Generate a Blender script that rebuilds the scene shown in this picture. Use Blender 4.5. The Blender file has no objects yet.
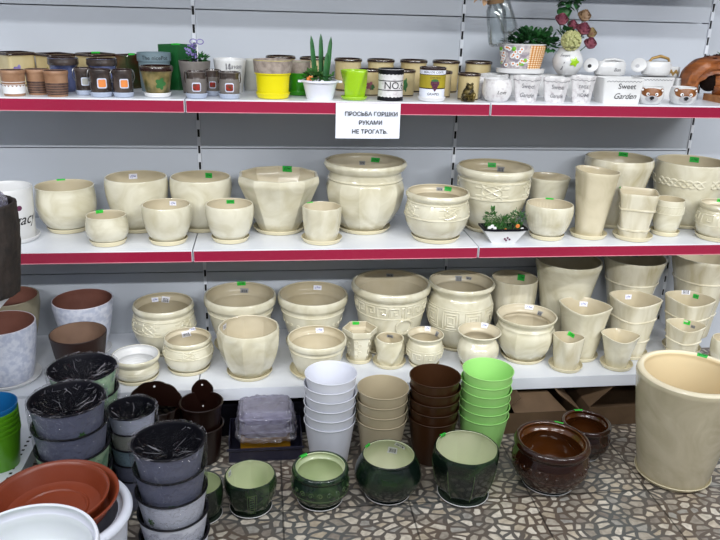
import bpy, bmesh, math, random
from mathutils import Vector, Matrix, noise
PI=math.pi; sin=math.sin; cos=math.cos
random.seed(7)
C=bpy.context.scene.collection
SC=bpy.context.scene
# ------------------------------------------------------------------ materials
def lin(c):
    if isinstance(c,str):
        c=c.lstrip('#'); c=[int(c[i:i+2],16)/255 for i in (0,2,4)]
    return [((x+.055)/1.055)**2.4 if x>.04045 else x/12.92 for x in c]+[1]
def mat(name,col,rough=.5,col2=None,scale=10,detail=4,lo=.35,hi=.65,metal=0,coat=0,bump=0,bscale=60,trans=0,alpha=1,dist=0,spec=.5,stretch=None):
    m=bpy.data.materials.new(name); m.use_nodes=True; nt=m.node_tree; b=nt.nodes['Principled BSDF']
    b.inputs['Base Color'].default_value=lin(col); b.inputs['Roughness'].default_value=rough
    b.inputs['Metallic'].default_value=metal; b.inputs['Coat Weight'].default_value=coat; b.inputs['Coat Roughness'].default_value=.04
    b.inputs['Transmission Weight'].default_value=trans; b.inputs['Alpha'].default_value=alpha
    b.inputs['Specular IOR Level'].default_value=spec
    N=nt.nodes.new; L=nt.links.new
    tc=N('ShaderNodeTexCoord'); oi=N('ShaderNodeObjectInfo'); ad=N('ShaderNodeVectorMath'); ad.operation='ADD'
    mu=N('ShaderNodeMath'); mu.operation='MULTIPLY'; mu.inputs[1].default_value=7.3
    L(oi.outputs['Random'],mu.inputs[0]); L(tc.outputs['Object'],ad.inputs[0]); L(mu.outputs[0],ad.inputs[1])
    v=ad.outputs[0]
    if stretch:
        mp=N('ShaderNodeMapping'); mp.inputs['Scale'].default_value=stretch; L(v,mp.inputs[0]); v=mp.outputs[0]
    if col2:
        n=N('ShaderNodeTexNoise'); n.inputs['Scale'].default_value=scale; n.inputs['Detail'].default_value=detail; n.inputs['Distortion'].default_value=dist
        r=N('ShaderNodeValToRGB'); r.color_ramp.elements[0].position=lo; r.color_ramp.elements[1].position=hi
        r.color_ramp.elements[0].color=lin(col); r.color_ramp.elements[1].color=lin(col2)
        L(v,n.inputs['Vector']); L(n.outputs['Fac'],r.inputs[0]); L(r.outputs[0],b.inputs['Base Color'])
    if bump:
        n=N('ShaderNodeTexNoise'); n.inputs['Scale'].default_value=bscale; n.inputs['Detail'].default_value=3
        bp=N('ShaderNodeBump'); bp.inputs['Strength'].default_value=bump; bp.inputs['Distance'].default_value=.003
        L(v,n.inputs['Vector']); L(n.outputs['Fac'],bp.inputs['Height']); L(bp.outputs[0],b.inputs['Normal'])
    return m
M={}
M['cream']=mat('cream_glaze','#dad5c0',.13,'#bfb799',9,5,.38,.75,coat=.5,dist=1.5)
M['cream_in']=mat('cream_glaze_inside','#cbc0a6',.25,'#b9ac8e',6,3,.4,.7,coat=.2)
M['cream_streak']=mat('cream_streaked_glaze','#d9d3be',.15,'#b5aa88',22,6,.4,.78,coat=.45,dist=.6,stretch=(1,1,.22))
M['bisque']=mat('bisque_rim','#cdb893',.6)
M['tall_cream']=mat('tall_pot_glaze','#d0c6ab',.2,'#b8ae90',6,6,.35,.75,coat=.3,dist=2.5)
M['tall_in']=mat('tall_pot_inside','#dfcca4',.5)
M['tall_rim']=mat('tall_pot_rim','#e9dec0',.3,coat=.3)
M['green']=mat('green_glaze','#0b1712',.2,'#2a4024',12,5,.42,.8,coat=.25,dist=1)
M['green2']=mat('green_mottled_glaze','#14261c',.2,'#3f5630',16,5,.42,.78,coat=.25,dist=1)
M['green_in']=mat('green_inside','#b9c49c',.25,'#d2d3b4',5,2,coat=.3)
M['green_in2']=mat('green_inside_b','#9cae7c',.25,'#d2d8b2',5,2,coat=.3)
M['brown']=mat('brown_glaze','#200d07',.14,'#361a0c',8,3,coat=.4)
M['brown_in']=mat('brown_glaze_inside','#5d3414',.13,'#3c1c0b',6,2,coat=.5)
M['lilac']=mat('lilac_speckled_glaze','#b9bfd2',.3,'#d5d8e4',55,5,.4,.6,coat=.2)
M['lilac_rim']=mat('pale_rim','#cfc9d2',.4)
M['terra_in']=mat('raw_clay_inside','#6d4034',.75,'#7e5042',8)
M['beige_out']=mat('beige_glaze','#a79f86',.35,'#8e8670',8)
M['dkbrown']=mat('dark_brown_matte','#26140f',.5,bump=.15,bscale=120)
M['tan_in']=mat('tan_raw_inside','#7d6250',.8,'#6c5343',8)
M['saucer']=mat('saucer_cream','#d9cfae',.3,coat=.2)
M['saucer_w']=mat('saucer_white','#dcdcdc',.35)
M['saucer_g']=mat('saucer_dark_green','#39423a',.25)
M['white_plastic']=mat('white_plastic','#dddfe8',.35)
M['beige_plastic']=mat('beige_plastic','#b3a68a',.35)
M['brown_plastic']=mat('brown_plastic','#38200f',.32)
M['wallbrown_shade']=mat('wall_planter_shaded_brown','#1a0a06',.3)  # planter brown darkened for the shade below the base shelf
M['green_plastic']=mat('green_plastic','#a3de80',.35)
M['shelf']=mat('shelf_white_paint','#e3e6ec',.28,'#d6dae2',3,3)
M['panel']=mat('back_panel_paint','#c1c6ce',.45,'#bbc0c8',2,2)
M['rail']=mat('red_price_rail','#8c1737',.26,'#981c3e',1.5,2,coat=.3)
M['rail_line']=mat('clear_rail_edge','#d98f9c',.25)
M['dark']=mat('dark_recess','#0b0b0c',.8)
M['text']=mat('black_print','#141418',.5)
M['paper']=mat('paper','#e3e7f2',.6)
M['gtext']=mat('grey_print','#6b6b70',.5)
M['white_cer']=mat('white_ceramic','#dcdcdc',.25,'#cfcfce',10,3,coat=.3)
M['white_rough']=mat('white_embossed_ceramic','#d8d6d6',.45,'#bdb6b8',70,4,.5,.7,bump=.5,bscale=110)
M['terracotta']=mat('terracotta_plastic','#7f3820',.35,'#733019',5)
M['cardboard']=mat('cardboard','#6f573f',.8,'#634d37',14,5)
M['cardboard_d']=mat('cardboard_edge','#6a5238',.85)
M['wood']=mat('carved_wood','#9a5a2c',.45,'#5a2c12',9,6,.35,.7,bump=.8,bscale=28,dist=1.5,stretch=(1,1,3))
M['wood_shade']=mat('wood_hollow_shade','#120805',.9,spec=.1)
M['wood_b']=mat('pale_wood_block','#b47a46',.5,'#9c6436',9,4,stretch=(1,6,6))
M['bronze']=mat('old_bronze','#2a2415',.35,'#7b6a35',60,4,.4,.7,metal=.5,bump=.6,bscale=120)
M['leaf']=mat('dark_leaf','#1f4a24',.5,'#2f6a33',20)
M['leaf_l']=mat('fresh_leaf','#3f7030',.5,'#2f5a2c',20)
M['cactus']=mat('cactus_green','#2f6b35',.45,'#1f4f28',30)
M['soil']=mat('dark_soil','#1a1512',.9,bump=1,bscale=200)
M['pink']=mat('rose_pink','#a8606e',.6,'#7a3c50',30)
M['rose_g']=mat('rose_green_edge','#b4a86c',.6,'#9a6a60',40)
M['peach']=mat('peach_petals','#b89a80',.6,'#9c7c58',30)
M['hydr']=mat('pale_green_petals','#c2c08a',.6,'#a8ab70',40)
M['violet']=mat('violet_petals','#6a5a9c',.6,'#8f86bb',40)
M['orange']=mat('orange_petals','#d8803a',.6)
M['white']=mat('plain_white','#e6e6e6',.5)
M['yellow']=mat('yellow_plastic','#ddd000',.35)
M['lime']=mat('lime_glaze','#98c41c',.25,coat=.4)
M['dgreen']=mat('bottle_green_plastic','#1c5a2c',.35)
M['bgreen']=mat('bright_green_glaze','#2f8a12',.3)
M['stone']=mat('sandy_stone_band','#a3968a',.7,'#82756b',60,5,.4,.65,bump=.5,bscale=150)
M['dkrim']=mat('dark_glazed_rim','#2c1a16',.2,coat=.4)
M['kraft']=mat('aged_paper_decor','#c8b98e',.4,'#b39f70',12,4,coat=.3)
M['darkcer']=mat('dark_rustic_glaze','#2f2826',.25,'#4f4540',25,4,coat=.4)
M['bluecer']=mat('dark_blue_glaze','#2c3350',.2,'#6d76a0',18,4,.45,.7,coat=.5)
M['redbr']=mat('reddish_brown_glaze','#4b2418',.25,'#2d3a20',14,4,coat=.4)
M['teal']=mat('grey_teal_paint','#6d8088',.5)
M['grey']=mat('grey_concrete','#77716c',.7,'#69635f',30)
M['tb']=mat('brown_clay','#a07c60',.5,'#8a6448',20)
M['tb_d']=mat('dark_clay_band','#3c2a26',.6,'#5a4238',60,3)
M['moss']=mat('mossy_stone_glaze','#8a7a4e',.35,'#4d4a22',28,5,.4,.62,coat=.4,bump=.4,bscale=90)
M['bluesaucer']=mat('pale_blue_saucer','#a7b0c2',.4)
M['bark']=mat('black_bark','#15100e',.75,'#2a211c',30,5,bump=1,bscale=45)
M['slate']=mat('slate_grey_plastic','#787c90',.4,'#70748a',6)
M['pslate']=mat('pale_grey_plastic','#c6cbdc',.4)
M['taupe']=mat('taupe_grey_plastic','#a3a39c',.4)
M['bslate']=mat('blue_grey_plastic','#8298a6',.4)
M['mint']=mat('pale_green_sleeve','#b5d2ae',.4,'#7fab88',30,3,.45,.6)
M['pwhite']=mat('cool_white_plastic','#dfe3ef',.35)
M['blackp']=mat('black_plastic','#090912',.5,spec=.25)
M['cupgreen']=mat('translucent_green_plastic','#5fa31c',.3)
M['cupblue']=mat('translucent_blue_plastic','#1c6ca8',.3)
M['orangep']=mat('orange_plastic','#a33a14',.4)
M['tangold']=mat('amber_contents','#8a6210',.4)
M['crate']=mat('smoky_crate_plastic','#2a2a3c',.3,alpha=.8)
M['bearb']=mat('brown_face_paint','#8a5527',.35,'#74431c',30,coat=.3)
M['muz']=mat('grey_muzzle_paint','#b0b0b4',.4)
M['steel']=mat('steel_wire','#9a9a9a',.3,metal=1)
M['gold']=mat('gold_paint','#a8854a',.35,metal=.4)
M['grape']=mat('grape_print','#5a2044',.5)
M['gold_print']=mat('golden_label_print','#b0a022',.5,'#8a7a1a',8)
M['green_print']=mat('green_print','#6fb52a',.5)
M['daisy_print']=mat('daisy_print','#cdc3bf',.5,'#8f8590',60,4,.4,.6)
M['blue_print']=mat('violet_blue_print','#4a4aa0',.5)
M['fol_print']=mat('relief_green','#3a5434',.25,'#55683c',30,coat=.4)
M['bgold']=mat('relief_brown','#3a1d0c',.2,coat=.4)

def film_mat(name,tint,base,bs=55,k=.6,milk=0,ro=.12,bd=.022):
    m=bpy.data.materials.new(name); m.use_nodes=True; nt=m.node_tree; nt.nodes.clear(); N=nt.nodes.new; L=nt.links.new
    o=N('ShaderNodeOutputMaterial'); t=N('ShaderNodeBsdfTransparent'); t.inputs[0].default_value=lin(tint)
    g=N('ShaderNodeBsdfGlossy'); g.inputs['Roughness'].default_value=ro; x=N('ShaderNodeMixShader')
    lw=N('ShaderNodeLayerWeight'); lw.inputs['Blend'].default_value=.35
    ma=N('ShaderNodeMath'); ma.operation='MULTIPLY_ADD'; ma.inputs[1].default_value=k; ma.inputs[2].default_value=base
    tc=N('ShaderNodeTexCoord'); n=N('ShaderNodeTexNoise'); n.inputs['Scale'].default_value=bs; n.inputs['Detail'].default_value=2; n.inputs['Distortion'].default_value=1.2
    bp=N('ShaderNodeBump'); bp.inputs['Strength'].default_value=1; bp.inputs['Distance'].default_value=bd
    L(tc.outputs['Object'],n.inputs['Vector']); L(n.outputs['Fac'],bp.inputs['Height']); L(bp.outputs[0],g.inputs['Normal']); L(bp.outputs[0],lw.inputs['Normal'])
    L(lw.outputs['Fresnel'],ma.inputs[0]); L(ma.outputs[0],x.inputs[0]); L(t.outputs[0],x.inputs[1]); L(g.outputs[0],x.inputs[2]); df=N('ShaderNodeBsdfDiffuse'); df.inputs[0].default_value=lin('#e6e4f0'); x2=N('ShaderNodeMixShader'); x2.inputs[0].default_value=milk
    L(bp.outputs[0],df.inputs['Normal']); L(x.outputs[0],x2.inputs[1]); L(df.outputs[0],x2.inputs[2]); L(x2.outputs[0],o.inputs[0])
    return m
M['film']=film_mat('clear_stretch_film','#fdfdff',.0,50,.4,.0,.05,.03)
M['crease_glint']=film_mat('film_crease_glint','#ffffff',.3,50,.6,.35,.12)
M['bag']=film_mat('clear_bag_plastic','#f2f0fa',.06,30,.6,.14,.15)
M['clam']=film_mat('clear_rigid_plastic','#f0effa',.06,6,.5,.3,.1)
M['glass']=film_mat('clear_glass','#fafcfc',.03,1,.5,.0,.03,0)

def sticker_mat(name,bg,ink,kind):
    m=bpy.data.materials.new(name); m.use_nodes=True; nt=m.node_tree; b=nt.nodes['Principled BSDF']; b.inputs['Roughness'].default_value=.5
    N=nt.nodes.new; L=nt.links.new
    uv=N('ShaderNodeUVMap'); sp=N('ShaderNodeSeparateXYZ'); L(uv.outputs[0],sp.inputs[0])
    def math_(op,a,bv=None,c=None):
        n=N('ShaderNodeMath'); n.operation=op
        for i,x in enumerate((a,bv,c)):
            if x is None: continue
            if isinstance(x,(int,float)): n.inputs[i].default_value=x
            else: L(x,n.inputs[i])
        return n.outputs[0]
    u,v=sp.outputs[0],sp.outputs[1]
    w=N('ShaderNodeTexNoise'); w.noise_dimensions='1D'; w.inputs['Detail'].default_value=0
    if kind=='bar':
        w.inputs['Scale'].default_value=26; L(u,w.inputs['W'])
        a=math_('GREATER_THAN',w.outputs['Fac'],.5)
        a=math_('MULTIPLY',a,math_('COMPARE',v,.42,.3)); a=math_('MULTIPLY',a,math_('COMPARE',u,.5,.36))
    else:                                   # a line of pen strokes
        w.inputs['Scale'].default_value=14; L(u,w.inputs['W'])
        oi=N('ShaderNodeObjectInfo'); 
        y=math_('MULTIPLY_ADD',w.outputs['Fac'],1.1,-.05)
        a=math_('COMPARE',math_('SUBTRACT',v,y),0.0,.09); a=math_('MULTIPLY',a,math_('COMPARE',u,.5,.34))
    mx=N('ShaderNodeMix'); mx.data_type='RGBA'; mx.inputs[6].default_value=lin(bg); mx.inputs[7].default_value=lin(ink)
    L(a,mx.inputs[0]); L(mx.outputs[2],b.inputs['Base Color']); return m
M['tag']=sticker_mat('green_price_sticker','#2fc23a','#0c4a18','pen')
M['tag_shade']=sticker_mat('shaded_green_price_sticker','#25a83c','#0c4a18','pen')  # same green sticker with shade put into the colour
M['tagw']=sticker_mat('white_price_sticker','#e8e8f2','#2c3f9a','pen')
M['tagb']=sticker_mat('white_barcode_sticker','#dedee4','#15151c','bar')
M['tagk']=sticker_mat('grey_barcode_sticker','#8d8d8d','#26262a','bar')

def floor_mat():
    m=bpy.data.materials.new('pebble_mosaic_tile'); m.use_nodes=True; nt=m.node_tree; b=nt.nodes['Principled BSDF']
    N=nt.nodes.new; L=nt.links.new; tc=N('ShaderNodeTexCoord')
    mp=N('ShaderNodeMapping'); mp.inputs['Scale'].default_value=(1,1.35,1); L(tc.outputs['Object'],mp.inputs[0])
    nz=N('ShaderNodeTexNoise'); nz.inputs['Scale'].default_value=9; L(mp.outputs[0],nz.inputs['Vector'])
    vm=N('ShaderNodeVectorMath'); vm.operation='MULTIPLY_ADD'; vm.inputs[1].default_value=(.05,.05,0); L(nz.outputs['Color'],vm.inputs[0]); L(mp.outputs[0],vm.inputs[2])
    v1=N('ShaderNodeTexVoronoi'); v1.feature='DISTANCE_TO_EDGE'; v1.voronoi_dimensions='2D'; v1.inputs['Scale'].default_value=26; L(vm.outputs[0],v1.inputs['Vector'])
    v2=N('ShaderNodeTexVoronoi'); v2.feature='F1'; v2.voronoi_dimensions='2D'; v2.inputs['Scale'].default_value=26; L(vm.outputs[0],v2.inputs['Vector'])
    r=N('ShaderNodeValToRGB'); e=r.color_ramp.elements; r.color_ramp.interpolation='CONSTANT'
    e[0].position=0; e[0].color=lin('#9a9286'); e[1].position=.16; e[1].color=lin('#ccc3b3')
    for p,c in ((.32,'#b0a799'),(.45,'#ddd4c5'),(.58,'#b6a995'),(.7,'#a5a199'),(.8,'#c9bdaa'),(.9,'#8f867c')):
        x=e.new(p); x.color=lin(c)
    sp=N('ShaderNodeSeparateColor'); L(v2.outputs['Color'],sp.inputs[0]); L(sp.outputs[0],r.inputs[0])
    n2=N('ShaderNodeTexNoise'); n2.inputs['Scale'].default_value=60; L(tc.outputs['Object'],n2.inputs['Vector'])
    mx0=N('ShaderNodeMix'); mx0.data_type='RGBA'; mx0.blend_type='MULTIPLY'; mx0.inputs[0].default_value=.5
    rr=N('ShaderNodeValToRGB'); rr.color_ramp.elements[0].color=(.45,.42,.4,1); rr.color_ramp.elements[1].color=(1,1,1,1); rr.color_ramp.elements[0].position=.35; rr.color_ramp.elements[1].position=.6
    L(n2.outputs['Fac'],rr.inputs[0]); L(r.outputs[0],mx0.inputs[6]); L(rr.outputs[0],mx0.inputs[7])
    ed=N('ShaderNodeValToRGB'); ed.color_ramp.elements[0].position=.14; ed.color_ramp.elements[1].position=.19; L(v1.outputs['Distance'],ed.inputs[0])
    n3=N('ShaderNodeTexNoise'); n3.inputs['Scale'].default_value=3.5; L(tc.outputs['Object'],n3.inputs['Vector'])
    gr=N('ShaderNodeValToRGB'); gr.color_ramp.elements[0].color=lin('#5b5c5a'); gr.color_ramp.elements[1].color=lin('#62564c'); gr.color_ramp.elements[0].position=.4; gr.color_ramp.elements[1].position=.6; L(n3.outputs['Fac'],gr.inputs[0])
    mx=N('ShaderNodeMix'); mx.data_type='RGBA'; L(ed.outputs[0],mx.inputs[0]); L(gr.outputs[0],mx.inputs[6]); L(mx0.outputs[2],mx.inputs[7])
    br=N('ShaderNodeTexBrick'); br.offset=0; br.inputs['Scale'].default_value=1; br.inputs['Brick Width'].default_value=.4; br.inputs['Row Height'].default_value=.4
    br.inputs['Mortar Size'].default_value=.003; br.inputs['Color1'].default_value=(1,1,1,1); br.inputs['Color2'].default_value=(1,1,1,1); br.inputs['Mortar'].default_value=(.3,.3,.3,1)
    mp2=N('ShaderNodeMapping'); mp2.inputs['Location'].default_value=(-.285,.13,0); L(tc.outputs['Object'],mp2.inputs[0]); L(mp2.outputs[0],br.inputs['Vector'])
    m3=N('ShaderNodeMix'); m3.data_type='RGBA'; m3.blend_type='MULTIPLY'; m3.inputs[0].default_value=1; L(mx.outputs[2],m3.inputs[6]); L(br.outputs[0],m3.inputs[7])
    L(m3.outputs[2],b.inputs['Base Color']); b.inputs['Roughness'].default_value=.35
    bp=N('ShaderNodeBump'); bp.inputs['Strength'].default_value=.4; bp.inputs['Distance'].default_value=.002; L(ed.outputs[0],bp.inputs['Height']); L(bp.outputs[0],b.inputs['Normal'])
    return m
# ------------------------------------------------------------------ mesh helpers
def mesh_obj(name,verts,faces,mats,parent=None,fm=None,loc=(0,0,0),rot=0,smooth=40,uvs=None):
    me=bpy.data.meshes.new(name); me.from_pydata([tuple(v) for v in verts],[],faces)
    for m in (mats if isinstance(mats,(list,tuple)) else [mats]): me.materials.append(m)
    if fm: me.polygons.foreach_set('material_index',fm)
    if uvs:
        uvl=me.uv_layers.new(name='UVMap')
        for l in me.loops: uvl.data[l.index].uv=uvs[l.vertex_index]
    if smooth:
        me.polygons.foreach_set('use_smooth',[True]*len(me.polygons)); me.update()
        try: me.set_sharp_from_angle(angle=math.radians(smooth))
        except Exception: pass
    me.update()
    o=bpy.data.objects.new(name,me); C.objects.link(o); o.location=loc; o.rotation_euler=(0,0,rot)
    if parent: o.parent=parent
    return o
def tag(o,label,cat,group=None):
    o['label']=label; o['category']=cat
    if group: o['group']=group
    return o
def empty(name,loc,label,cat,group=None,rot=0):
    o=bpy.data.objects.new(name,None); C.objects.link(o); o.empty_display_size=.05; o.location=loc; o.rotation_euler=(0,0,rot)
    return tag(o,label,cat,group)
class MB:
    def __init__(s): s.v=[];s.f=[];s.m=[]
    def add(s,v,f,mi=0):
        o=len(s.v); s.v+= [tuple(x) for x in v]; s.f+=[[i+o for i in q] for q in f]; s.m+=[mi]*len(f); return s
    def box(s,a,b,mi=0):
        x0,y0,z0=a;x1,y1,z1=b
        return s.add([(x0,y0,z0),(x1,y0,z0),(x1,y1,z0),(x0,y1,z0),(x0,y0,z1),(x1,y0,z1),(x1,y1,z1),(x0,y1,z1)],
          [(0,3,2,1),(4,5,6,7),(0,1,5,4),(1,2,6,5),(2,3,7,6),(3,0,4,7)],mi)
    def tube(s,pts,r,n=6,mi=0,closed=False):
        pts=[Vector(p) for p in pts]; k=len(pts); vs=[];fs=[]
        up=None
        for i,p in enumerate(pts):
            a=pts[(i-1)%k] if (closed or i>0) else p; b=pts[(i+1)%k] if (closed or i<k-1) else p
            t=(b-a); t=t.normalized() if t.length>1e-9 else Vector((0,0,1))
            if up is None: up=Vector((0,0,1)) if abs(t.z)<.9 else Vector((1,0,0))
            u=(up-t*up.dot(t)); u=u.normalized() if u.length>1e-6 else t.orthogonal().normalized(); w=t.cross(u); up=u
            ri=r[i] if isinstance(r,(list,tuple)) else r
            for j in range(n):
                a_=2*PI*j/n; vs.append(p+u*cos(a_)*ri+w*sin(a_)*ri)
        for i in range(k if closed else k-1):
            for j in range(n):
                i2=(i+1)%k; fs.append((i*n+j,i*n+(j+1)%n,i2*n+(j+1)%n,i2*n+j))
        if not closed: fs.append(tuple(range(n))[::-1]); fs.append(tuple((k-1)*n+j for j in range(n)))
        return s.add(vs,fs,mi)
    def lathe(s,prof,n=24,mi=0,c=(0,0,0),M4=None):
        vs=[];fs=[];R=[]
        for r,z in prof:
            if r<1e-6: R.append([len(vs)]); vs.append(Vector((0,0,z)))
            else:
                R.append(list(range(len(vs),len(vs)+n))); vs+=[Vector((r*cos(2*PI*j/n),r*sin(2*PI*j/n),z)) for j in range(n)]
        for a,b in zip(R,R[1:]):
            for j in range(n):
                j2=(j+1)%n
                if len(a)==1 and len(b)==1: continue
                if len(a)==1: fs.append((a[0],b[j2],b[j]))
                elif len(b)==1: fs.append((a[j],a[j2],b[0]))
                else: fs.append((a[j],a[j2],b[j2],b[j]))
        if M4 is not None: vs=[M4@v for v in vs]
        vs=[v+Vector(c) for v in vs]
        return s.add(vs,fs,mi)
    def ball(s,c,r,n=12,mi=0):
        if isinstance(r,(int,float)): r=(r,r,r)
        pr=[(sin(PI*i/(n//2)),-cos(PI*i/(n//2))) for i in range(n//2+1)]; pr[0]=(0,-1);pr[-1]=(0,1)
        return s.lathe(pr,n,mi,c,Matrix.Diagonal((r[0],r[1],r[2],1)))
    def build(s,name,mats,parent=None,loc=(0,0,0),rot=0,smooth=40):
        return mesh_obj(name,s.v,s.f,mats,parent,s.m,loc,rot,smooth)
def cr(p,n=5):
    out=[];k=len(p)
    for i in range(k-1):
        p0=p[max(i-1,0)];p1=p[i];p2=p[i+1];p3=p[min(i+2,k-1)]
        for j in range(n):
            t=j/n
            out.append(tuple(.5*((2*p1[a])+(-p0[a]+p2[a])*t+(2*p0[a]-5*p1[a]+4*p2[a]-p3[a])*t*t+(-p0[a]+3*p1[a]-3*p2[a]+p3[a])*t**3) for a in (0,1)))
    out.append(tuple(p[-1])); return out
CAM=Vector((.2481,-2.8362,1.4728))
# plan shapes: multiplier of the radius by angle and height fraction
def poly(n,p=40,off=0,twist=0,lo=.12,hi=2,wt=1):
    k=cos(PI/n)**.5
    def f(th,t):
        th=th-off-twist*t
        w=wt*min(1,max(0,t/lo)); 
        if t>hi: w*=max(.25,1-(t-hi)*8)
        s=sum(max(0,cos(th-2*PI*i/n))**p for i in range(n))
        return 1+w*(k*s**(-1/p)-1)
    return f
def ribs(n,a=.02,lo=.1,hi=.9):
    return lambda th,t:1+a*(abs(cos(n*th/2))-.6)*(1 if lo<t<hi else 0)
# profiles: outer outline (radius, height) bottom to rim
PR={
'bowl':[(.68,0),(.86,.09),(1.02,.28),(1.09,.48),(1.08,.66),(1.03,.84),(1.0,.94),(1,1)],
'egg':[(.56,0),(.65,.05),(.80,.2),(.93,.42),(1.01,.66),(1.03,.84),(1.02,.94),(1,1)],
'flare':[(.6,0),(.66,.1),(.78,.4),(.9,.7),(.965,.86),(1,.9),(1.01,.95),(1,1)],
'urn':[(.62,0),(.75,.08),(.93,.28),(1.0,.45),(1.01,.6),(.96,.71),(.93,.745),(.95,.765),(.915,.79),(.91,.86),(.97,.9),(1.0,.93),(1.02,.965),(1,1)],
'knot':[(.62,0),(.8,.08),(1.0,.3),(1.06,.5),(1.04,.66),(.97,.8),(.95,.84),(1.0,.885),(1.03,.93),(1.02,.97),(1,1)],
'drum':[(.72,0),(.8,.08),(.93,.3),(.985,.55),(.975,.78),(.955,.84),(1.0,.88),(1.03,.92),(1.03,.97),(1,1)],
'pan':[(.66,0),(.74,.1),(.86,.4),(.93,.7),(.93,.78),(.97,.82),(1.01,.86),(1.02,.95),(1,1)],
'cyl':[(.9,0),(.93,.03),(.95,.3),(.97,.7),(1,1)],
'cone':[(.7,0),(.73,.04),(.8,.3),(.9,.65),(1,1)],
'barrel':[(.86,0),(.92,.1),(1.04,.4),(1.06,.65),(1.02,.9),(1,1)],
'planter':[(.72,0),(.76,.05),(.84,.3),(.93,.65),(1,1)],
'drumneck':[(.66,0),(.84,.1),(1.0,.35),(1.03,.55),(.93,.76),(.87,.82),(.9,.88),(1.0,.97),(1,1)],
'tub':[(.8,0),(.84,.04),(.92,.5),(1,.97),(1,1)],
}
class Pot:
    def __init__(s,name,loc,R,H,prof,mat,mat_in=None,rb=None,th=.06,shape=None,zoff=None,n=64,label='',cat='plant pot',group=None,rim=None,bands=None,sub=4,rot=0,floor=.01,sharp=50):
        s.sharp=sharp
        s.name,s.loc,s.R,s.H,s.label,s.cat,s.group,s.rot=name,Vector(loc),R,H,label,cat,group,rot
        s.shape=shape or (lambda t,z:1); s.zoff=zoff or (lambda t,z:0)
        p=PR[prof] if isinstance(prof,str) else prof
        d0=(rb/R-p[0][0]) if rb else 0
        p=[(r+d0*(1-z)**1.2,z) for r,z in p]
        out=[(r*R,z*H) for r,z in cr(p,sub)]; s.out=out
        t=th*R; rl=out[-1][0]
        rimp=[(rl-t/2+t/2*cos(a),H+t*.35*sin(a)) for a in (PI*.25,PI*.5,PI*.75)]
        inn=[(r-t,z) for r,z in out[::-1] if z>floor+.004]
        inn+= [(inn[-1][0]*.9,floor)]
        s.full=out+rimp+inn
        a=0;arc=[0]
        for (r0,z0),(r1,z1) in zip(s.full,s.full[1:]): a+=math.hypot(r1-r0,z1-z0); arc.append(a)
        c=arc[len(out)+1]; s.arc=[x-c for x in arc]
        vs=[];fs=[];fm=[]
        vs.append((0,0,0)); ids=[]
        for (r,z) in s.full:
            ids.append(len(vs))
            for j in range(n):
                an=2*PI*j/n; vs.append(s._pt(an,r,z))
        b=len(vs); vs.append((0,0,floor))
        for j in range(n): fs.append((0,ids[0]+(j+1)%n,ids[0]+j)); fm.append(0)
        lo=len(out)
        for i in range(len(ids)-1):
            zf=s.full[i][1]/H
            if i>=lo+2: mi=1
            elif i>=lo-1: mi=2 if rim else 0
            else:
                mi=0
                if bands:
                    for q,(z0,z1) in enumerate(bands):
                        if z0<=(s.full[i][1]+s.full[i+1][1])/2/H<=z1: mi=3+q
            for j in range(n):
                j2=(j+1)%n; fs.append((ids[i]+j,ids[i]+j2,ids[i+1]+j2,ids[i+1]+j)); fm.append(mi)
        for j in range(n): fs.append((b,ids[-1]+j,ids[-1]+(j+1)%n)); fm.append(1)
        ms=[mat,mat_in or mat,rim or mat]
        s.bandm=[]; s.vs,s.fs,s.fm,s.ms=vs,fs,fm,ms; s.parts=[]; s.n=n
        s.face=math.atan2(CAM.y-loc[1],CAM.x-loc[0])-rot
    def _pt(s,an,r,z):
        t=z/s.H; m=s.shape(an,t); return (r*m*cos(an),r*m*sin(an),z+s.zoff(an,t)*(1 if t>0 else 0))
    def _at(s,an,r,z,nr,nz,off): 
        x,y,zz=s._pt(an,r,z); return Vector((x+cos(an)*nr*off,y+sin(an)*nr*off,zz+nz*off))
    def ps(s,an,q,off=0):           # by arc length from the rim crest: + inside, - outside
        A=s.arc; q=max(A[0],min(A[-1]-1e-6,q))
        i=next(k for k in range(len(A)-1) if A[k+1]>q); f=(q-A[i])/(A[i+1]-A[i])
        (r0,z0),(r1,z1)=s.full[i],s.full[i+1]; L=math.hypot(r1-r0,z1-z0) or 1
        return s._at(an,r0+(r1-r0)*f,z0+(z1-z0)*f,(z1-z0)/L,-(r1-r0)/L,off)
    def po(s,an,zf,off=0):          # by height fraction on the outer wall
        z=zf*s.H; o=s.out
        i=next((k for k in range(len(o)-1) if o[k+1][1]>=z),len(o)-2); d=(o[i+1][1]-o[i][1]) or 1; f=(z-o[i][1])/d
        (r0,z0),(r1,z1)=o[i],o[i+1]; L=math.hypot(r1-r0,z1-z0) or 1
        return s._at(an,r0+(r1-r0)*f,z,(z1-z0)/L,-(r1-r0)/L,off)
    def rz(s,zf): p=s.po(0,zf); return max(.01,math.hypot(p.x,p.y))
    def part(s,name,mb,mats,smooth=40,label=None): s.parts.append((name,mb,mats,smooth,label)); return s
    def sticker(s,a,q,w=.03,h=.02,m='tag',inside=True,tilt=0,name='price_sticker'):
        r=s.R*.95; th0=s.face+(PI-a if inside else a); sg=-1 if inside else 1
        vs=[];uv=[];fs=[];nu,nv=6,6
        for i in range(nu+1):
            for j in range(nv+1):
                u=(i/nu-.5)*w; v=(j/nv-.5)*h; uu=u*cos(tilt)-v*sin(tilt); vv=u*sin(tilt)+v*cos(tilt)
                vs.append(s.ps(th0+sg*uu/r,q-vv if inside else q+vv,.0012)); uv.append((i/nu,j/nv))
        for i in range(nu):
            for j in range(nv): k=i*(nv+1)+j; fs.append((k,k+nv+1,k+nv+2,k+1))
        s.parts.append((name,(vs,fs,uv),M[m],30,{'tag':'green price sticker','tag_shade':'green price sticker','tagw':'white price sticker','tagb':'white barcode sticker','tagk':'grey barcode sticker'}[m])); return s
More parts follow.
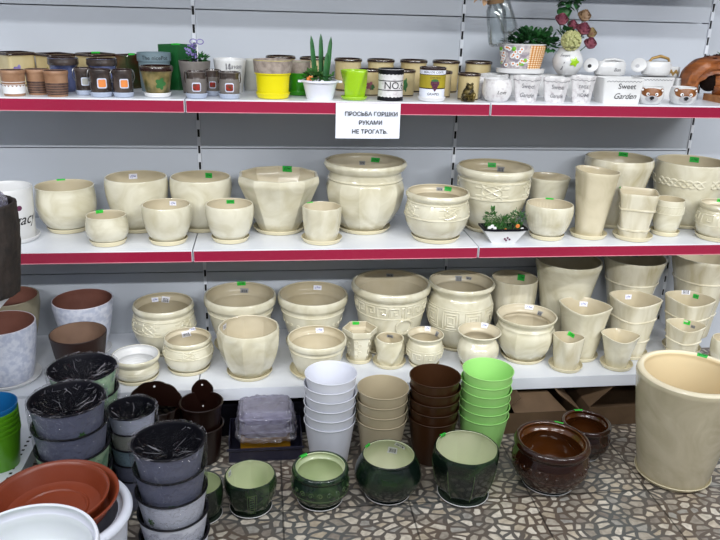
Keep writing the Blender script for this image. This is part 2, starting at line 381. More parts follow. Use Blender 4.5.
    def ring(s,mb,zf,r=.0022,n=64):
        mb.tube([s.po(2*PI*i/n,zf,0) for i in range(n)],r,6,closed=True)
    def line(s,mb,pts,r=.002,off=0): mb.tube([s.po(a,z,off) for a,z in pts],r,6)
    def text(s,txt,a,zf,size,m='text',name='printed_lettering',shear=0,sx=1):
        vs,fs=text_geo(txt,size,shear); r=s.rz(zf); th0=s.face+a
        out=[s.po(th0+x*sx/r,zf+y/s.H,.0008) for x,y in vs]
        mb=MB(); mb.add(out,fs); s.parts.append((name,mb,M[m],0,None)); return s
    def patch(s,name,a,zf,w,h,m,off=.0008,shape=None,n=28,rings=4):
        r=s.rz(zf); th0=s.face+a; vs=[s.po(th0,zf,off)];fs=[]
        sh=shape or (lambda an:1)
        for k in range(1,rings+1):
            for j in range(n):
                an=2*PI*j/n; q=sh(an)*k/rings
                vs.append(s.po(th0+cos(an)*w/2*q/r,zf+sin(an)*h/2*q/s.H,off))
        for j in range(n): fs.append((0,1+j,1+(j+1)%n))
        for k in range(rings-1):
            for j in range(n): b=1+k*n; fs.append((b+j,b+n+j,b+n+(j+1)%n,b+(j+1)%n))
        mb=MB(); mb.add(vs,fs); s.parts.append((name,mb,M[m] if isinstance(m,str) else m,40,None)); return s
    def band(s,name,z0,z1,m,off=.0006,a0=0,a1=2*PI,edge=None,n=64,k=5):
        vs=[];fs=[]
        full=abs(a1-a0-2*PI)<1e-6; nn=n if full else n+1
        for i in range(nn):
            an=(s.face+a0 if not full else 0)+(a1-a0)*i/n
            for j in range(k+1):
                zz=z0+(z1-z0)*j/k
                if edge: zz+=edge(an,j/k)
                vs.append(s.po(an,zz,off))
        for i in range(n):
            for j in range(k):
                a=i*(k+1)+j; b=((i+1)%nn)*(k+1)+j; fs.append((a,b,b+1,a+1))
        mb=MB(); mb.add(vs,fs); s.parts.append((name,mb,M[m] if isinstance(m,str) else m,40,None)); return s
    def done(s,bandmats=None):
        ms=s.ms+[M[b] for b in (bandmats or [])]
        if not s.parts:
            o=mesh_obj(s.name,s.vs,s.fs,ms,None,s.fm,s.loc,s.rot,s.sharp); tag(o,s.label,s.cat,s.group); s.root=o; return s
        e=empty(s.name,s.loc,s.label,s.cat,s.group,s.rot); s.root=e
        mesh_obj('pot_body',s.vs,s.fs,ms,e,s.fm,smooth=s.sharp)
        for name,g,m,sm,lab in s.parts:
            if isinstance(g,MB): o=mesh_obj(name,g.v,g.f,m,e,g.m,smooth=sm)
            else: o=mesh_obj(name,g[0],g[1],m,e,uvs=g[2],smooth=sm)
            if lab: o['label']=lab
        return s
_tc={}
def text_geo(txt,size,shear=0,bold=.004):
    k=(txt,shear)
    if k not in _tc:
        cu=bpy.data.curves.new('t','FONT'); cu.body=txt; cu.align_x='CENTER'; cu.align_y='CENTER'; cu.size=1; cu.shear=shear; cu.resolution_u=3; cu.offset=bold
        o=bpy.data.objects.new('t',cu); C.objects.link(o); dg=bpy.context.evaluated_depsgraph_get(); dg.update()
        me=bpy.data.meshes.new_from_object(o.evaluated_get(dg)); _tc[k]=([(v.co.x,v.co.y) for v in me.vertices],[list(p.vertices) for p in me.polygons])
        C.objects.unlink(o); bpy.data.objects.remove(o); bpy.data.curves.remove(cu); bpy.data.meshes.remove(me)
    v,f=_tc[k]; return [(x*size,y*size) for x,y in v],f
# relief motifs on a pot
def knot(p,mb,a,zf,w,h,r=.002,kind=(3,2)):
    R=p.rz(zf); n=72; th0=p.face+a
    pts=[p.po(th0+w/2*sin(kind[0]*t+PI/2)/R*(1 if True else 0),zf+h/2*sin(kind[1]*t)/p.H,.0) for t in [2*PI*i/n for i in range(n)]]
    # tilt the x/y so that it weaves
    mb.tube(pts,r,6,closed=True)
def greek(p,mb,z0,z1,n,r=.002,a0=0,a1=2*PI):
    u=(a1-a0)/n; pts=[]
    for i in range(n):
        b=p.face+a0+i*u
        for x,y in ((0,0),(0,1),(.72,1),(.72,.32),(.36,.32),(.36,.66),(.36,.32),(.72,.32),(.72,1),(.0,1),(.0,0),(1,0)):
            pass
        for x,y in ((0,0),(0,1),(.75,1),(.75,.3),(.4,.3),(.4,.65)): pts.append((b+x*u*.95,z0+(z1-z0)*y))
        mb.tube([p.po(a,z) for a,z in dens(pts)],r,6); pts=[]
def dens(pts,st=.05):
    out=[]
    for (a,z),(b,y) in zip(pts,pts[1:]):
        k=max(1,int(abs(b-a)/st)+int(abs(y-z)/.1))
        out+=[(a+(b-a)*i/k,z+(y-z)*i/k) for i in range(k)]
    return out+[pts[-1]]
def spiral(p,mb,a,zf,size,r=.0018,turns=1.6,flip=1):
    R=p.rz(zf); pts=[]
    for i in range(26):
        t=i/25*turns*2*PI; q=size*(1-i/30); pts.append(p.po(p.face+a+flip*cos(t)*q/R,zf+sin(t)*q/p.H))
    mb.tube(pts,r,6)
def saucer(X,Y,z,r,label,m='saucer',h=.014,group=None,name='saucer'):
    mb=MB(); mb.lathe([(0,0),(r*.8,0),(r*.9,.002),(r*.985,h*.8),(r,h),(r*.985,h+.0015),(r*.965,h*.9),(r*.88,.006),(r*.8,.005),(0,.005)],56)
    if m=='saucer_g':
        for i_,q in enumerate(mb.f):
            if all(mb.v[k][2]>h*.75 and math.hypot(mb.v[k][0],mb.v[k][1])>r*.955 for k in q): mb.m[i_]=1
        o=mb.build(name,[M[m],M['saucer_w']],loc=(X,Y,z))
    else: o=mb.build(name,M[m],loc=(X,Y,z))
    tag(o,label,'saucer',group); return o
# ------------------------------------------------------------------ room shell and shelving
S1,S2,S3=1.191,.691,.200
W=.9946
mb=MB(); mb.add([(-5,-7,0),(6,-7,0),(6,1,0),(-5,1,0)],[(0,1,2,3)])
o=mb.build('floor',floor_mat(),smooth=0); o['kind']='structure'
mb=MB(); mb.box((-5,.1,0),(6,.2,3.2)); o=mb.build('wall_back',M['panel'],smooth=0); o['kind']='structure'

def shelf_board(x0,x1,z,d,rail,label,nm='metal_shelf',dz=0,thick=.04):
    e=empty(nm,(x0,0,z),label,'shelf'); L=x1-x0
    mb=MB(); g=.002
    mb.box((g,-d,-.003),(L-g,-.004,0)); mb.box((g,-d,-thick),(L-g,-d+.0025,-.003)); mb.box((g,-d+.0025,-thick),(L-g,-d+.02,-thick+.002))
    mb.box((g,-.012,-thick),(L-g,-.004,-.003)); mb.box((g,-d+.0025,-thick),(g+.002,-.012,-.003)); mb.box((L-g-.002,-d+.0025,-thick),(L-g,-.012,-.003))
    mb.build('shelf_board',M['shelf'],e,smooth=0)
    if rail:
        q=MB(); q.box((.004,-d-.0035,-.0385),(L-.004,-d-.0005,-.004)); q.build('price_rail',M['rail'],e,smooth=0)['label']='red price rail along the front edge'
        q=MB(); q.box((.004,-d-.005,-.0405),(L-.004,-d-.0005,-.0385)); q.build('rail_lip',M['rail_line'],e,smooth=0)
    return e
D=.43
for i,nm in ((-1,'left'),(0,'middle'),(1,'right')):
    zz={-1:(-.002,0),0:(.0015,0),1:(.002,.002)}[i]
    shelf_board(i*W,(i+1)*W,S1,D,True,f'{nm} board of the top red-fronted shelf with small decorative pots')
    shelf_board(i*W,(i+1)*W,S2,D,True,f'{nm} board of the middle red-fronted shelf with cream pots')
    b=shelf_board(i*W,(i+1)*W,S3,.505,False,f'{nm} section of the white base shelf without red rail',thick=.046)
    shelf_board(i*W,(i+1)*W,S1+.5,D,True,f'{nm} board of the shelf above the small pots')
un=empty('shelving_unit',(0,0,0),'light grey perforated back panels and slotted uprights behind the pot shelves','shelving')
zs=[.0]
for i in (-1,0,1):
    for z0,z1 in ((.16,.4558),(.4598,.9558),(.9598,1.4558),(1.4598,1.9558),(1.9598,2.2)):
        q=MB(); q.box((i*W+.007,.003,z0),((i+1)*W-.007,.02,z1)); q.build('back_panel',M['panel'],un,smooth=0)
for i in (-1,0,1,2):
    q=MB(); x=i*W
    q.box((x-.0065,.006,0),(x+.0065,.05,2.2),0)
    z=.04; pitch=.0625
    z=.9577-.0625*14-.019
    while z<2.15:
        q.box((x-.0065,-.003,z+.030),(x+.0065,.006,z+.0625),0); q.box((x-.0065,.0,z),(x-.0045,.006,z+.03),0); q.box((x+.0045,.0,z),(x+.0065,.006,z+.03),0)
        q.box((x-.0045,.0045,z),(x+.0045,.0055,z+.03),1); z+=pitch
    q.build('slotted_upright',[M['shelf'],M['dark']],un,smooth=0)
# perpendicular unit on the left
e=empty('metal_shelf',(-.46,-.51,0),'white slotted base shelf of the unit on the far left, green cups on it','shelf')
q=MB(); q.box((-.5,-1.2,.157),(0,-.012,.2)); q.build('shelf_board',M['shelf'],e,smooth=0)
q=MB()
for k in range(46): y=-.05-k*.0235; q.box((-.03,y,.1995),(-.022,y+.008,.2006))
q.build('slots',M['dark'],e,smooth=0)
e=empty('metal_shelf',(-.5,-.64,0),'white shelf of the left unit under the dark basket','shelf')
q=MB(); q.box((-.43,-1,.651),(0,0,.691)); q.build('shelf_board',M['shelf'],e,smooth=0)

# unseen unit added across the aisle to keep low light off the floor
e=empty('shelving_unit',(.5,-3.55,0),'unseen white shelving unit added across the aisle to block low light','shelving')
q=MB(); q.box((-2.6,-.03,0),(3,0,2.2)); q.build('back_panel',M['panel'],e,smooth=0)
for z in (.2,.69,1.19,1.7): q=MB(); q.box((-2.6,.001,z-.04),(3,.35,z)); q.build('shelf_board',M['shelf'],e,smooth=0)
# sign on the rail
e=empty('notice_sign',(.5835,-.4385,1.187),'white paper notice with three lines of black Russian capitals hung on the red rail','sign')
q=MB(); 
nx,nz=8,6; vs=[];fs=[]
for yy in (0,.0006):
    for i in range(nx+1):
        for j in range(nz+1):
            u=i/nx-.5; v=-j/nz; vs.append((u*.212,-.004*(1-(2*u)**2)*(-v)-yy*-1-.0005,v*.1135+u*.0005))
F=lambda i,j:i*(nz+1)+j; K=(nx+1)*(nz+1)
for i in range(nx):
    for j in range(nz):
        fs.append((F(i,j),F(i,j+1),F(i+1,j+1),F(i+1,j))); fs.append((K+F(i,j),K+F(i+1,j),K+F(i+1,j+1),K+F(i,j+1)))
mesh_obj('paper_sheet',vs,fs,M['paper'],e,smooth=40)
for txt,z,sz,dx in (('ПРОСЬБА ГОРШКИ',-.034,.0185,.01),('РУКАМИ',-.062,.0185,.008),('НЕ ТРОГАТЬ.',-.091,.0185,.006)):
    v,f=text_geo(txt,sz,0,.018); q=MB(); q.add([(x+dx,-.0062,y+z) for x,y in v],f); q.build('printed_line',M['text'],e,smooth=0)

# ------------------------------------------------------------------ cream pots, shelves 2 and 3
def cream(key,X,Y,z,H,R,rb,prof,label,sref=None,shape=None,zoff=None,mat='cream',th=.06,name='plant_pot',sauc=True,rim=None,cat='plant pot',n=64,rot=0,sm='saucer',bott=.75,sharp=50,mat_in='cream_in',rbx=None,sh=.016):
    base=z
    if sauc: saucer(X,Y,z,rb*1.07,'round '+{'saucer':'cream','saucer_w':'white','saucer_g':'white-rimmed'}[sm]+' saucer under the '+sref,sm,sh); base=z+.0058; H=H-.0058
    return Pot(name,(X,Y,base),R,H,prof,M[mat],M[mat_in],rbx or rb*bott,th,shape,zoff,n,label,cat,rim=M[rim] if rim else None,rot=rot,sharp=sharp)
# ---- middle shelf
p=cream('legacy',-.628,-.275,S2,.185,.086,.088,[(.93,0),(.94,.03),(.96,.4),(1,1)],'white cylinder pot with black script lettering and dark red flower, left end of middle shelf','white script pot',mat='white_cer',mat_in='white_cer',sm='saucer_w',bott=.9)
p.text('Legacy',.35,.42,.052,shear=.4,name='script_lettering'); p.patch('printed_flower',.42,.66,.02,.018,'grape'); p.done()
p=cream('a',-.463,-.165,S2,.163,.101,.07,'bowl','large round-bellied cream bowl pot at the left end of the middle shelf','large round-bellied bowl pot',th=.05); p.sticker(-.1,-.004,.03,.02,'tag'); p.done()
p=cream('b',-.292,-.335,S2,.1,.066,.058,'bowl','small round-bellied cream bowl pot in front on middle shelf','small round-bellied bowl pot'); p.sticker(-.35,0,.026,.022,'tag'); p.done()
p=cream('c',-.214,-.16,S2,.193,.109,.077,'egg','tall smooth egg-cup cream pot with small white sticker inside, behind left','tall egg-cup pot left of upright'); p.sticker(-.1,.025,.03,.02,'tagw'); p.done()
p=cream('d',-.091,-.328,S2,.134,.082,.062,'egg','small smooth egg-cup cream pot with paper tag inside, front of middle shelf','small egg-cup pot with paper tag'); p.sticker(.3,.02,.024,.016,'tagw'); p.done()
p=cream('e',.014,-.16,S2,.193,.109,.077,'egg','tall smooth egg-cup cream pot with green sticker in front of the slotted upright','tall egg-cup pot with green sticker'); p.sticker(.3,.022,.026,.02,'tag_shade'); p.done()
p=cream('f',.122,-.314,S2,.131,.082,.062,'egg','small smooth egg-cup cream pot with green sticker, front of middle shelf','small egg-cup pot with green sticker'); p.sticker(.05,.016,.028,.014,'tag_shade'); p.done()
p=cream('g',.296,-.19,S2,.207,.151,.09,[(.6,0),(.655,.06),(.79,.4),(.93,.76),(.985,.88),(.99,.94),(.97,1)],'large many-sided flared cream pot with flat facets','large many-sided flared pot',shape=poly(10,160,0),n=100,sharp=14,th=.08); p.sticker(.25,.012,.04,.026,'tag_shade'); p.done()
p=cream('h',.444,-.335,S2,.126,.068,.068,[(.68,0),(.76,.06),(.86,.3),(.95,.6),(.99,.85),(1,1)],'small squarish fluted cream pot with wavy rim, right of the big many-sided pot','small squarish fluted pot',shape=lambda th,t:1+.022*cos(8*th)*min(1,t*3)); p.sticker(-.75,-.004,.026,.014,'tag'); p.done()
p=cream('i',.614,-.188,S2,.258,.151,.095,'urn','largest cream urn with vertical panels and rolled rim below the notice','largest panelled urn',shape=poly(12,150,0,lo=.05,hi=.68),n=96,sharp=13); p.sticker(.28,.03,.036,.02,'tag_shade'); p.sticker(-.1,.045,.026,.016,'tagk'); p.done()
def ringset(p,zs,r=.002):
    mb=MB()
    for z in zs: p.ring(mb,z,r)
    return mb
def knotpot(p,za,zb,ks,w,h,r=.002,kind=(3,2)):
    mb=ringset(p,(za,zb),r*1.1); zm=(za+zb)/2
    for a in ks: knot(p,mb,a,zm,w,h,r,kind); 
    for i in range(len(ks)):
        a=ks[i]; R=p.rz(zm)
        for sg in (-1,1):
            for dz in (-.25,.25):
                p.line(mb,[(p.face+a+sg*(w/2/R+k*.06),zm+dz*(zb-za)) for k in range(-1,4)],r*.9)
    p.part('knot_relief',mb,M['cream']); return p
p=cream('j',.861,-.322,S2,.176,.112,.083,'knot','medium round cream pot with knot relief band standing beside the shelf joint','medium knot-relief pot'); knotpot(p,.52,.82,(-.95,.45,1.9,3.3),.046,.036,.0032); p.sticker(.35,.018,.028,.018,'tag_shade'); p.sticker(.05,.022,.024,.014,'tagk'); p.done()
p=cream('k',1.107,-.19,S2,.24,.142,.1,'drum','big cream drum pot with wide knot relief behind the little black planter','big knot-relief drum pot'); knotpot(p,.56,.82,(-.02,1.4,3,4.5),.075,.056,.0042,(3,2)); p.sticker(-.1,.03,.032,.02,'tag_shade'); p.sticker(.18,.045,.03,.022,'tagk'); p.done()
p=cream('m',1.347,-.13,S2,.187,.083,.062,'cyl','plain straight cream cylinder pot half hidden behind on middle shelf','plain half-hidden cylinder pot'); p.done()
p=cream('n',1.285,-.323,S2,.128,.085,.06,'egg','small cream egg-cup pot with fine vertical ribs right of the little planter','small finely ribbed pot',shape=lambda th,t:1+.006*cos(40*th)*(.1<t<.85),n=160); p.sticker(-.05,-.002,.03,.016,'tag'); p.done()
p=cream('o',1.452,-.313,S2,.25,.082,.064,[(.74,0),(.76,.03),(.84,.4),(.93,.75),(1,1)],'tall tapering cream pot with slanted rim','tall slanted-rim pot',shape=poly(3,4,PI/6+.3,lo=.5,wt=.25),zoff=lambda th,t:.005*t*cos(th-2.9),mat='tall_cream'); p.done()
p=cream('p',1.622,-.14,S2,.265,.128,.1,[(.72,0),(.76,.05),(.86,.4),(.97,.75),(1.03,.9),(1.02,.96),(1,1)],'large tall tub-like cream pot behind the square banded one','large tub-like pot',shape=ribs(14,.012),n=96,mat='cream_streak'); p.sticker(.1,.012,.036,.018,'tag_shade'); p.done()
p=cream('q',1.614,-.342,S2,.177,.08,.068,'cone','cream square-mouthed tapering pot with two raised bands','square banded pot',shape=poly(4,12,-.40,lo=.5,wt=.85),mat='cream_streak')
for z in (.2,.66): mb=MB(); p.ring(mb,z,.0045); p.part('raised_band',mb,M['cream_streak'])
p.sticker(-1.15,-.002,.024,.016,'tag_shade'); p.done()
p=cream('r',1.769,-.296,S2,.137,.055,.05,'barrel','small narrow cream barrel pot with relief between two rings','small narrow barrel pot'); mb=ringset(p,(.62,.84),.0018)
for k in range(26): p.line(mb,[(k*2*PI/26,.64),(k*2*PI/26+.2,.82)],.0014)
p.part('relief_band',mb,M['cream']); p.done()
p=cream('s',1.925,-.145,S2,.252,.137,.11,[(.88,0),(.95,.05),(1.02,.3),(1.05,.55),(1.04,.8),(1.02,.93),(1,1)],'large cream cylinder pot with braided relief band at the right edge','large braid-relief pot'); mb=MB()
for ph in (0,2*PI/3,4*PI/3):
    n=220; 
    for seg in range(4):
        a0=seg*PI/2+.1; p.line(mb,[(a0+i*(PI/2-.2)/50,.72+.055*sin(a0*6+i*(PI/2-.2)/50*10+ph)) for i in range(51)],.0042)
p.part('braid_relief',mb,M['cream']); p.sticker(.05,.02,.036,.022,'tag_shade'); p.done()
p=cream('t',1.942,-.356,S2,.135,.074,.07,'knot','small round cream pot with key-pattern relief at the right frame edge','small key-pattern pot at right'); mb=ringset(p,(.42,.78),.0016); greek(p,mb,.47,.72,8,.0026); p.part('key_relief',mb,M['cream']); p.sticker(-.05,.004,.03,.022,'tag'); p.done()
# ---- bottom shelf
p=cream('A',-.712,-.15,S3,.228,.107,.08,[(.75,0),(.8,.05),(.93,.4),(1.02,.8),(1.01,.93),(1,1)],'beige-glazed pot with dark clay inside at the far left back','',mat='beige_out',mat_in='terra_in',sauc=False); p.done()
p=cream('B',-.672,-.365,S3,.213,.112,.105,[(.74,0),(.78,.05),(.9,.4),(.99,.8),(1,.93),(1,1)],'lilac speckled pot with bare clay inside at the far left','lilac pot at far left',mat='lilac',mat_in='terra_in',rim='lilac_rim',sm='saucer_w',bott=.78,th=.045); p.done()
p=cream('C',-.443,-.165,S3,.217,.11,.085,[(.74,0),(.78,.05),(.92,.45),(1,.85),(1,.95),(1,1)],'lilac speckled pot with brown inside standing behind the short brown pot','lilac pot behind the brown one',mat='lilac',mat_in='terra_in',rim='lilac_rim',sm='saucer_w',th=.045); p.done()
p=cream('D',-.413,-.385,S3,.178,.096,.078,[(.82,0),(.86,.05),(.95,.5),(.99,.9),(1,1)],'dark brown matte pot with tan inside in front of a lilac pot','',mat='dkbrown',mat_in='tan_in',sauc=False,th=.04); p.done()
p=cream('rb',-.222,-.395,S3,.092,.083,.072,[(.62,0),(.72,.06),(.87,.25),(.92,.42),(.88,.58),(.84,.66),(.9,.74),(1,.86),(1.02,.94),(1,1)],'low ribbed cream bowl with pinkish white inside','low ribbed bowl',mat_in='white_cer',shape=lambda th,t:1+.012*sin(t*60+th*3)*(.1<t<.6),n=96,bott=.8)
p.sub=8; p.done()
p=cream('K1',-.15,-.15,S3,.189,.113,.09,'knot','large round cream pot with knot relief and barcode sticker inside, left','large knot pot at left'); knotpot(p,.5,.78,(-.55,.75,2.1,3.5,4.8),.05,.044,.0034); p.sticker(.1,.035,.032,.026,'tagb',tilt=-.2); p.sticker(-.3,.03,.028,.018,'tagw',tilt=-.1); p.done()
p=cream('K2',-.044,-.335,S3,.128,.084,.073,'knot','small round cream pot with knot relief and barcode sticker, before the large one','small knot pot'); knotpot(p,.55,.8,(.0,1.6,3.2,4.8),.042,.03,.0027); p.sticker(-.05,.03,.034,.026,'tagb',tilt=.2); p.sticker(.25,.01,.024,.014,'tagw',tilt=.3); p.done()
p=cream('K3',.143,-.147,S3,.216,.138,.1,'pan','wide cream pan-shaped pot with dark green tag inside, behind the faceted one','wide pot behind the faceted one'); mb=ringset(p,(.72,),.003); p.part('rim_ring',mb,M['cream']); p.sticker(.05,.006,.034,.024,'tag'); p.sticker(.14,.04,.034,.02,'tagk'); p.done()
p=cream('K4',.179,-.387,S3,.184,.109,.078,'egg','cream faceted pot with eight flat sides narrowing to its saucer','faceted eight-sided pot',shape=poly(9,100,0,hi=.84),n=90,sharp=16,th=.065); p.sticker(-1.0,.025,.024,.02,'tagb'); p.done()
p=cream('K5',.426,-.147,S3,.214,.137,.1,'pan','wide cream pan-shaped pot with beaded relief beneath the rim','wide beaded pot'); mb=ringset(p,(.72,),.003)
for k in range(24): spiral(p,mb,k*2*PI/24,.52,.009,.002,1)
p.part('bead_relief',mb,M['cream']); p.sticker(.15,.03,.034,.02,'tagw'); p.done()
p=cream('K6',.426,-.39,S3,.137,.108,.094,'pan','low wide cream bowl pot with ring below the rim, behind the white bins','low wide bowl pot'); mb=ringset(p,(.72,),.0024); p.part('rim_ring',mb,M['cream']); p.sticker(.1,.022,.03,.02,'tagw',tilt=.1); p.done()
p=cream('K7',.734,-.165,S3,.26,.155,.135,[(.74,0),(.79,.05),(.85,.3),(.9,.55),(.93,.83),(.94,.86),(.99,.89),(1.02,.93),(1.02,.97),(1,1)],'biggest cream pot with key-pattern frieze and moulded ring handles','biggest key-frieze pot',th=.08)
mb=ringset(p,(.6,.82),.0028); greek(p,mb,.645,.785,18,.0042); p.part('key_relief',mb,M['cream'])
for a in (.45,.45+PI):
    mb=MB(); R=p.rz(.5); mb.tube([p.po(p.face+a+.032*cos(t)/R,.47+.032*sin(t)/p.H,.003) for t in [2*PI*i/24 for i in range(24)]],.0055,8,closed=True); p.line(mb,[(p.face+a,.82),(p.face+a,.7),(p.face+a,.6)],.007); p.part('ring_handle',mb,M['cream'])
p.sticker(-.05,.03,.03,.014,'tagk'); p.done()
p=cream('hex',.595,-.308,S3,.134,.063,.048,[(.66,0),(.7,.04),(.84,.7),(.87,.78),(.98,.83),(1.0,.9),(1,1)],'small hexagonal cream pot with leafy relief panels','small hexagonal pot',shape=poly(6,100,PI/6),n=96,sharp=20,th=.09)
mb=MB()
for k in range(6):
    for j in range(5):
        a=.3+k*PI/3-p.face; spiral(p,mb,a+(.12 if j%2 else -.12),.2+j*.12,.008,.0022,1.1,1 if j%2 else -1)
p.part('leaf_relief',mb,M['cream']); p.sticker(-.3,-.001,.028,.03,'tag'); p.done()
p=cream('twist',.706,-.348,S3,.107,.054,.06,[(.72,0),(.78,.05),(.92,.3),(1.02,.6),(1.04,.8),(1.0,.95),(1,1)],'small cream pot with twisted triangular facets','small twisted-facet pot',shape=poly(5,30,.2,twist=.9,hi=.86,wt=.8),n=100,th=.12,bott=.72); p.sticker(0,.02,.026,.014,'tagk'); p.done()
p=cream('sg',.838,-.365,S3,.127,.069,.055,'drumneck','small round cream pot with key relief just behind the brown bins','small key pot behind the brown bins'); mb=ringset(p,(.6,),.0014); greek(p,mb,.28,.52,9,.0024); p.part('key_relief',mb,M['cream']); p.sticker(.1,.008,.022,.018,'tagw'); p.sticker(.85,.02,.018,.02,'tagk'); p.done()
p=cream('K8',1.015,-.18,S3,.268,.130,.1,[(.62,0),(.75,.07),(.95,.3),(1.02,.5),(1.01,.66),(.94,.8),(.9,.84),(.92,.88),(1,.94),(1.02,.97),(1,1)],'big round-bellied cream jar with large square key relief','big square-key jar'); mb=ringset(p,(.36,.7),.002)
for k in range(9):
    b=k*2*PI/9; zc=.53
    for q in (.25,.17,.09): p.line(mb,dens([(b-q,zc-q*.55),(b-q,zc+q*.55),(b+q,zc+q*.55),(b+q,zc-q*.55),(b-q*.6,zc-q*.55)]),.0032)
p.part('key_relief',mb,M['cream']); p.sticker(-.12,.04,.03,.022,'tagk'); p.sticker(.25,.035,.026,.012,'tagk'); p.done()
p=cream('K9',1.035,-.4,S3,.15,.081,.058,[(.6,0),(.74,.08),(.95,.3),(1.0,.48),(.96,.62),(.8,.76),(.76,.82),(.84,.9),(1,.98),(1,1)],'cream vase-like pot with pinched neck behind the green bins','vase-like pot behind the green bins',th=.05); p.sticker(.25,.012,.028,.022,'tagw'); p.done()
p=cream('K10',1.243,-.325,S3,.178,.116,.082,[(.6,0),(.72,.07),(.93,.28),(1.0,.48),(.99,.64),(.93,.74),(.92,.79),(.87,.83),(.88,.88),(.98,.95),(1,1)],'cream panelled urn with wide flared lip right of the green bins','panelled flared-lip urn',shape=poly(10,100,0,lo=.05,hi=.72),n=100,sharp=14); p.sticker(.05,.015,.036,.02,'tagw'); p.sticker(.55,.03,.024,.018,'tagk'); p.done()
p=cream('K11',1.261,-.105,S3,.25,.094,.07,'barrel','tall cream slatted pot in the shade behind the flared-lip urn','',shape=ribs(14,.02),n=112,sauc=False,mat='cream_streak'); p.sticker(.3,.03,.032,.028,'tag_shade'); p.done()
tri=lambda o,a=4:dict(shape=poly(4,7,PI/4-.47+.1*(a-4),lo=.5,wt=.55),zoff=lambda th,t:.004*t**3*cos(2*(th+.47)))
p=cream('K12',1.378,-.427,S3,.128,.056,.06,[(.74,0),(.77,.04),(.88,.4),(.97,.8),(1,1)],'small cream rounded-triangle pot with green sticker near front edge','small triangle pot with sticker',mat='cream_streak',bott=.72,**tri(1.57+PI/3)); p.sticker(.15,.012,.028,.018,'tag',tilt=-.3); p.done()
p=cream('K13',1.471,-.335,S3,.216,.097,.068,[(.6,0),(.63,.03),(.75,.4),(.9,.8),(1,1)],'tall cream triangular flared pot behind the small sticker one','tall triangular flared pot',bott=.85,**tri(1.2+PI/3)); p.sticker(-.1,.03,.034,.02,'tagw'); p.done()
p=cream('K14',1.583,-.43,S3,.13,.07,.058,[(.56,0),(.6,.04),(.72,.4),(.88,.8),(1,1)],'small cream triangular flared pot with three-cornered mouth and bare rim','small three-cornered pot',bott=.66,**tri(.5+PI/3,6)); p.done()
def banded(p,zs,r=.004):
    for z in zs: mb=MB(); p.ring(mb,z,r); p.part('raised_band',mb,M['cream_streak'])
    return p
p=cream('K15',1.678,-.325,S3,.238,.096,.072,[(.6,0),(.63,.03),(.76,.4),(.9,.8),(1,1)],'tall cream banded triangular pot behind the three-cornered one','tall banded triangular pot',mat='cream_streak',bott=.85,**tri(1.0+PI/3)); banded(p,(.3,.68)); p.sticker(-.35,.03,.03,.02,'tagw'); p.done()
p=cream('K16',1.466,-.145,S3,.338,.133,.095,[(.55,0),(.6,.08),(.7,.35),(.82,.62),(.95,.88),(1.0,.95),(1,1)],'very tall smooth cream tub pushed under the middle shelf','',sauc=False); p.done()
p=cream('K17',1.751,-.14,S3,.345,.127,.09,[(.58,0),(.61,.04),(.69,.4),(.84,.75),(1,1)],'very tall cream slatted tub with raised bands under the middle shelf','',mat='cream_streak',shape=ribs(12,.014),n=96,sauc=False); banded(p,(.3,.72)); p.sticker(.0,.03,.03,.02,'tagk'); p.done()
p=cream('K18',2.056,-.145,S3,.35,.133,.09,[(.58,0),(.61,.04),(.69,.4),(.84,.75),(1,1)],'very tall cream banded tub with barcode sticker at right edge','',mat='cream_streak',shape=ribs(12,.014),n=96,sauc=False); banded(p,(.3,.72)); p.sticker(-.2,.03,.034,.026,'tagk'); p.done()
p=cream('K19',1.925,-.30,S3,.223,.092,.07,[(.62,0),(.66,.04),(.8,.4),(.92,.8),(1,1)],'cream banded pot with barcode and green stickers at right','banded pot with barcode',mat='cream_streak',**tri(1.0+PI/3)); banded(p,(.3,.68)); p.sticker(-.25,.006,.036,.024,'tagb'); p.sticker(.25,.018,.026,.018,'tag_shade'); p.done()
p=cream('K20',1.845,-.425,S3,.165,.07,.055,[(.7,0),(.74,.04),(.84,.4),(.93,.8),(1,1)],'smaller cream banded pot with green sticker half behind the giant pot','smaller banded pot',mat='cream_streak',**tri(1.0+PI/3)); banded(p,(.3,.62)); p.sticker(.05,.016,.026,.018,'tag'); p.sticker(.5,.026,.022,.012,'tagk'); p.done()
p=cream('K21',2.03,-.43,S3,.1,.055,.055,'egg','small cream egg-cup pot cut by the right frame edge on the base shelf','small pot at the right frame edge'); p.done()
# ---- floor pots
def gl(*a,**k): return cream(*a,**k)
p=cream('G1',.187,-.905,0,.121,.077,.062,'egg','green faceted glazed pot with key-relief panel on the tiled floor','green key-panel pot',mat='green2',mat_in='green_in2',shape=poly(8,60,PI/8,hi=.86,wt=.8),n=96,sharp=18,sm='saucer_g',bott=.76,sh=.01)
mb=MB(); R=p.rz(.4)
for q in (.0,.006): 
    w=(.013-q)/R; p.line(mb,dens([(p.face-.0-w+.05,.1+q/p.H),(p.face+.05-w,.8-q/p.H),(p.face+.05+w,.8-q/p.H),(p.face+.05+w,.1+q/p.H)]),.001)
for k in range(7): p.line(mb,[(p.face+.05-.006/R,.18+k*.085),(p.face+.05+.006/R,.18+k*.085)],.0011)
p.part('key_relief',mb,M['fol_print']); p.sticker(-1.05,.02,.018,.02,'tagb'); p.done()
p=cream('G2',.404,-.885,0,.122,.087,.068,'knot','green glazed pot with leafy relief and thick rim on the floor, before white bins','green leaf-relief pot',mat='green2',mat_in='green_in2',sm='saucer_g',th=.13,bott=.76,sh=.01)
mb=MB()
for k in range(20): spiral(p,mb,k*2*PI/20,.6,.009,.0013,1.3,1 if k%2 else -1)
p.ring(mb,.42,.0012); p.part('leaf_relief',mb,M['fol_print']); p.sticker(-.75,.0,.028,.02,'tag'); p.done()
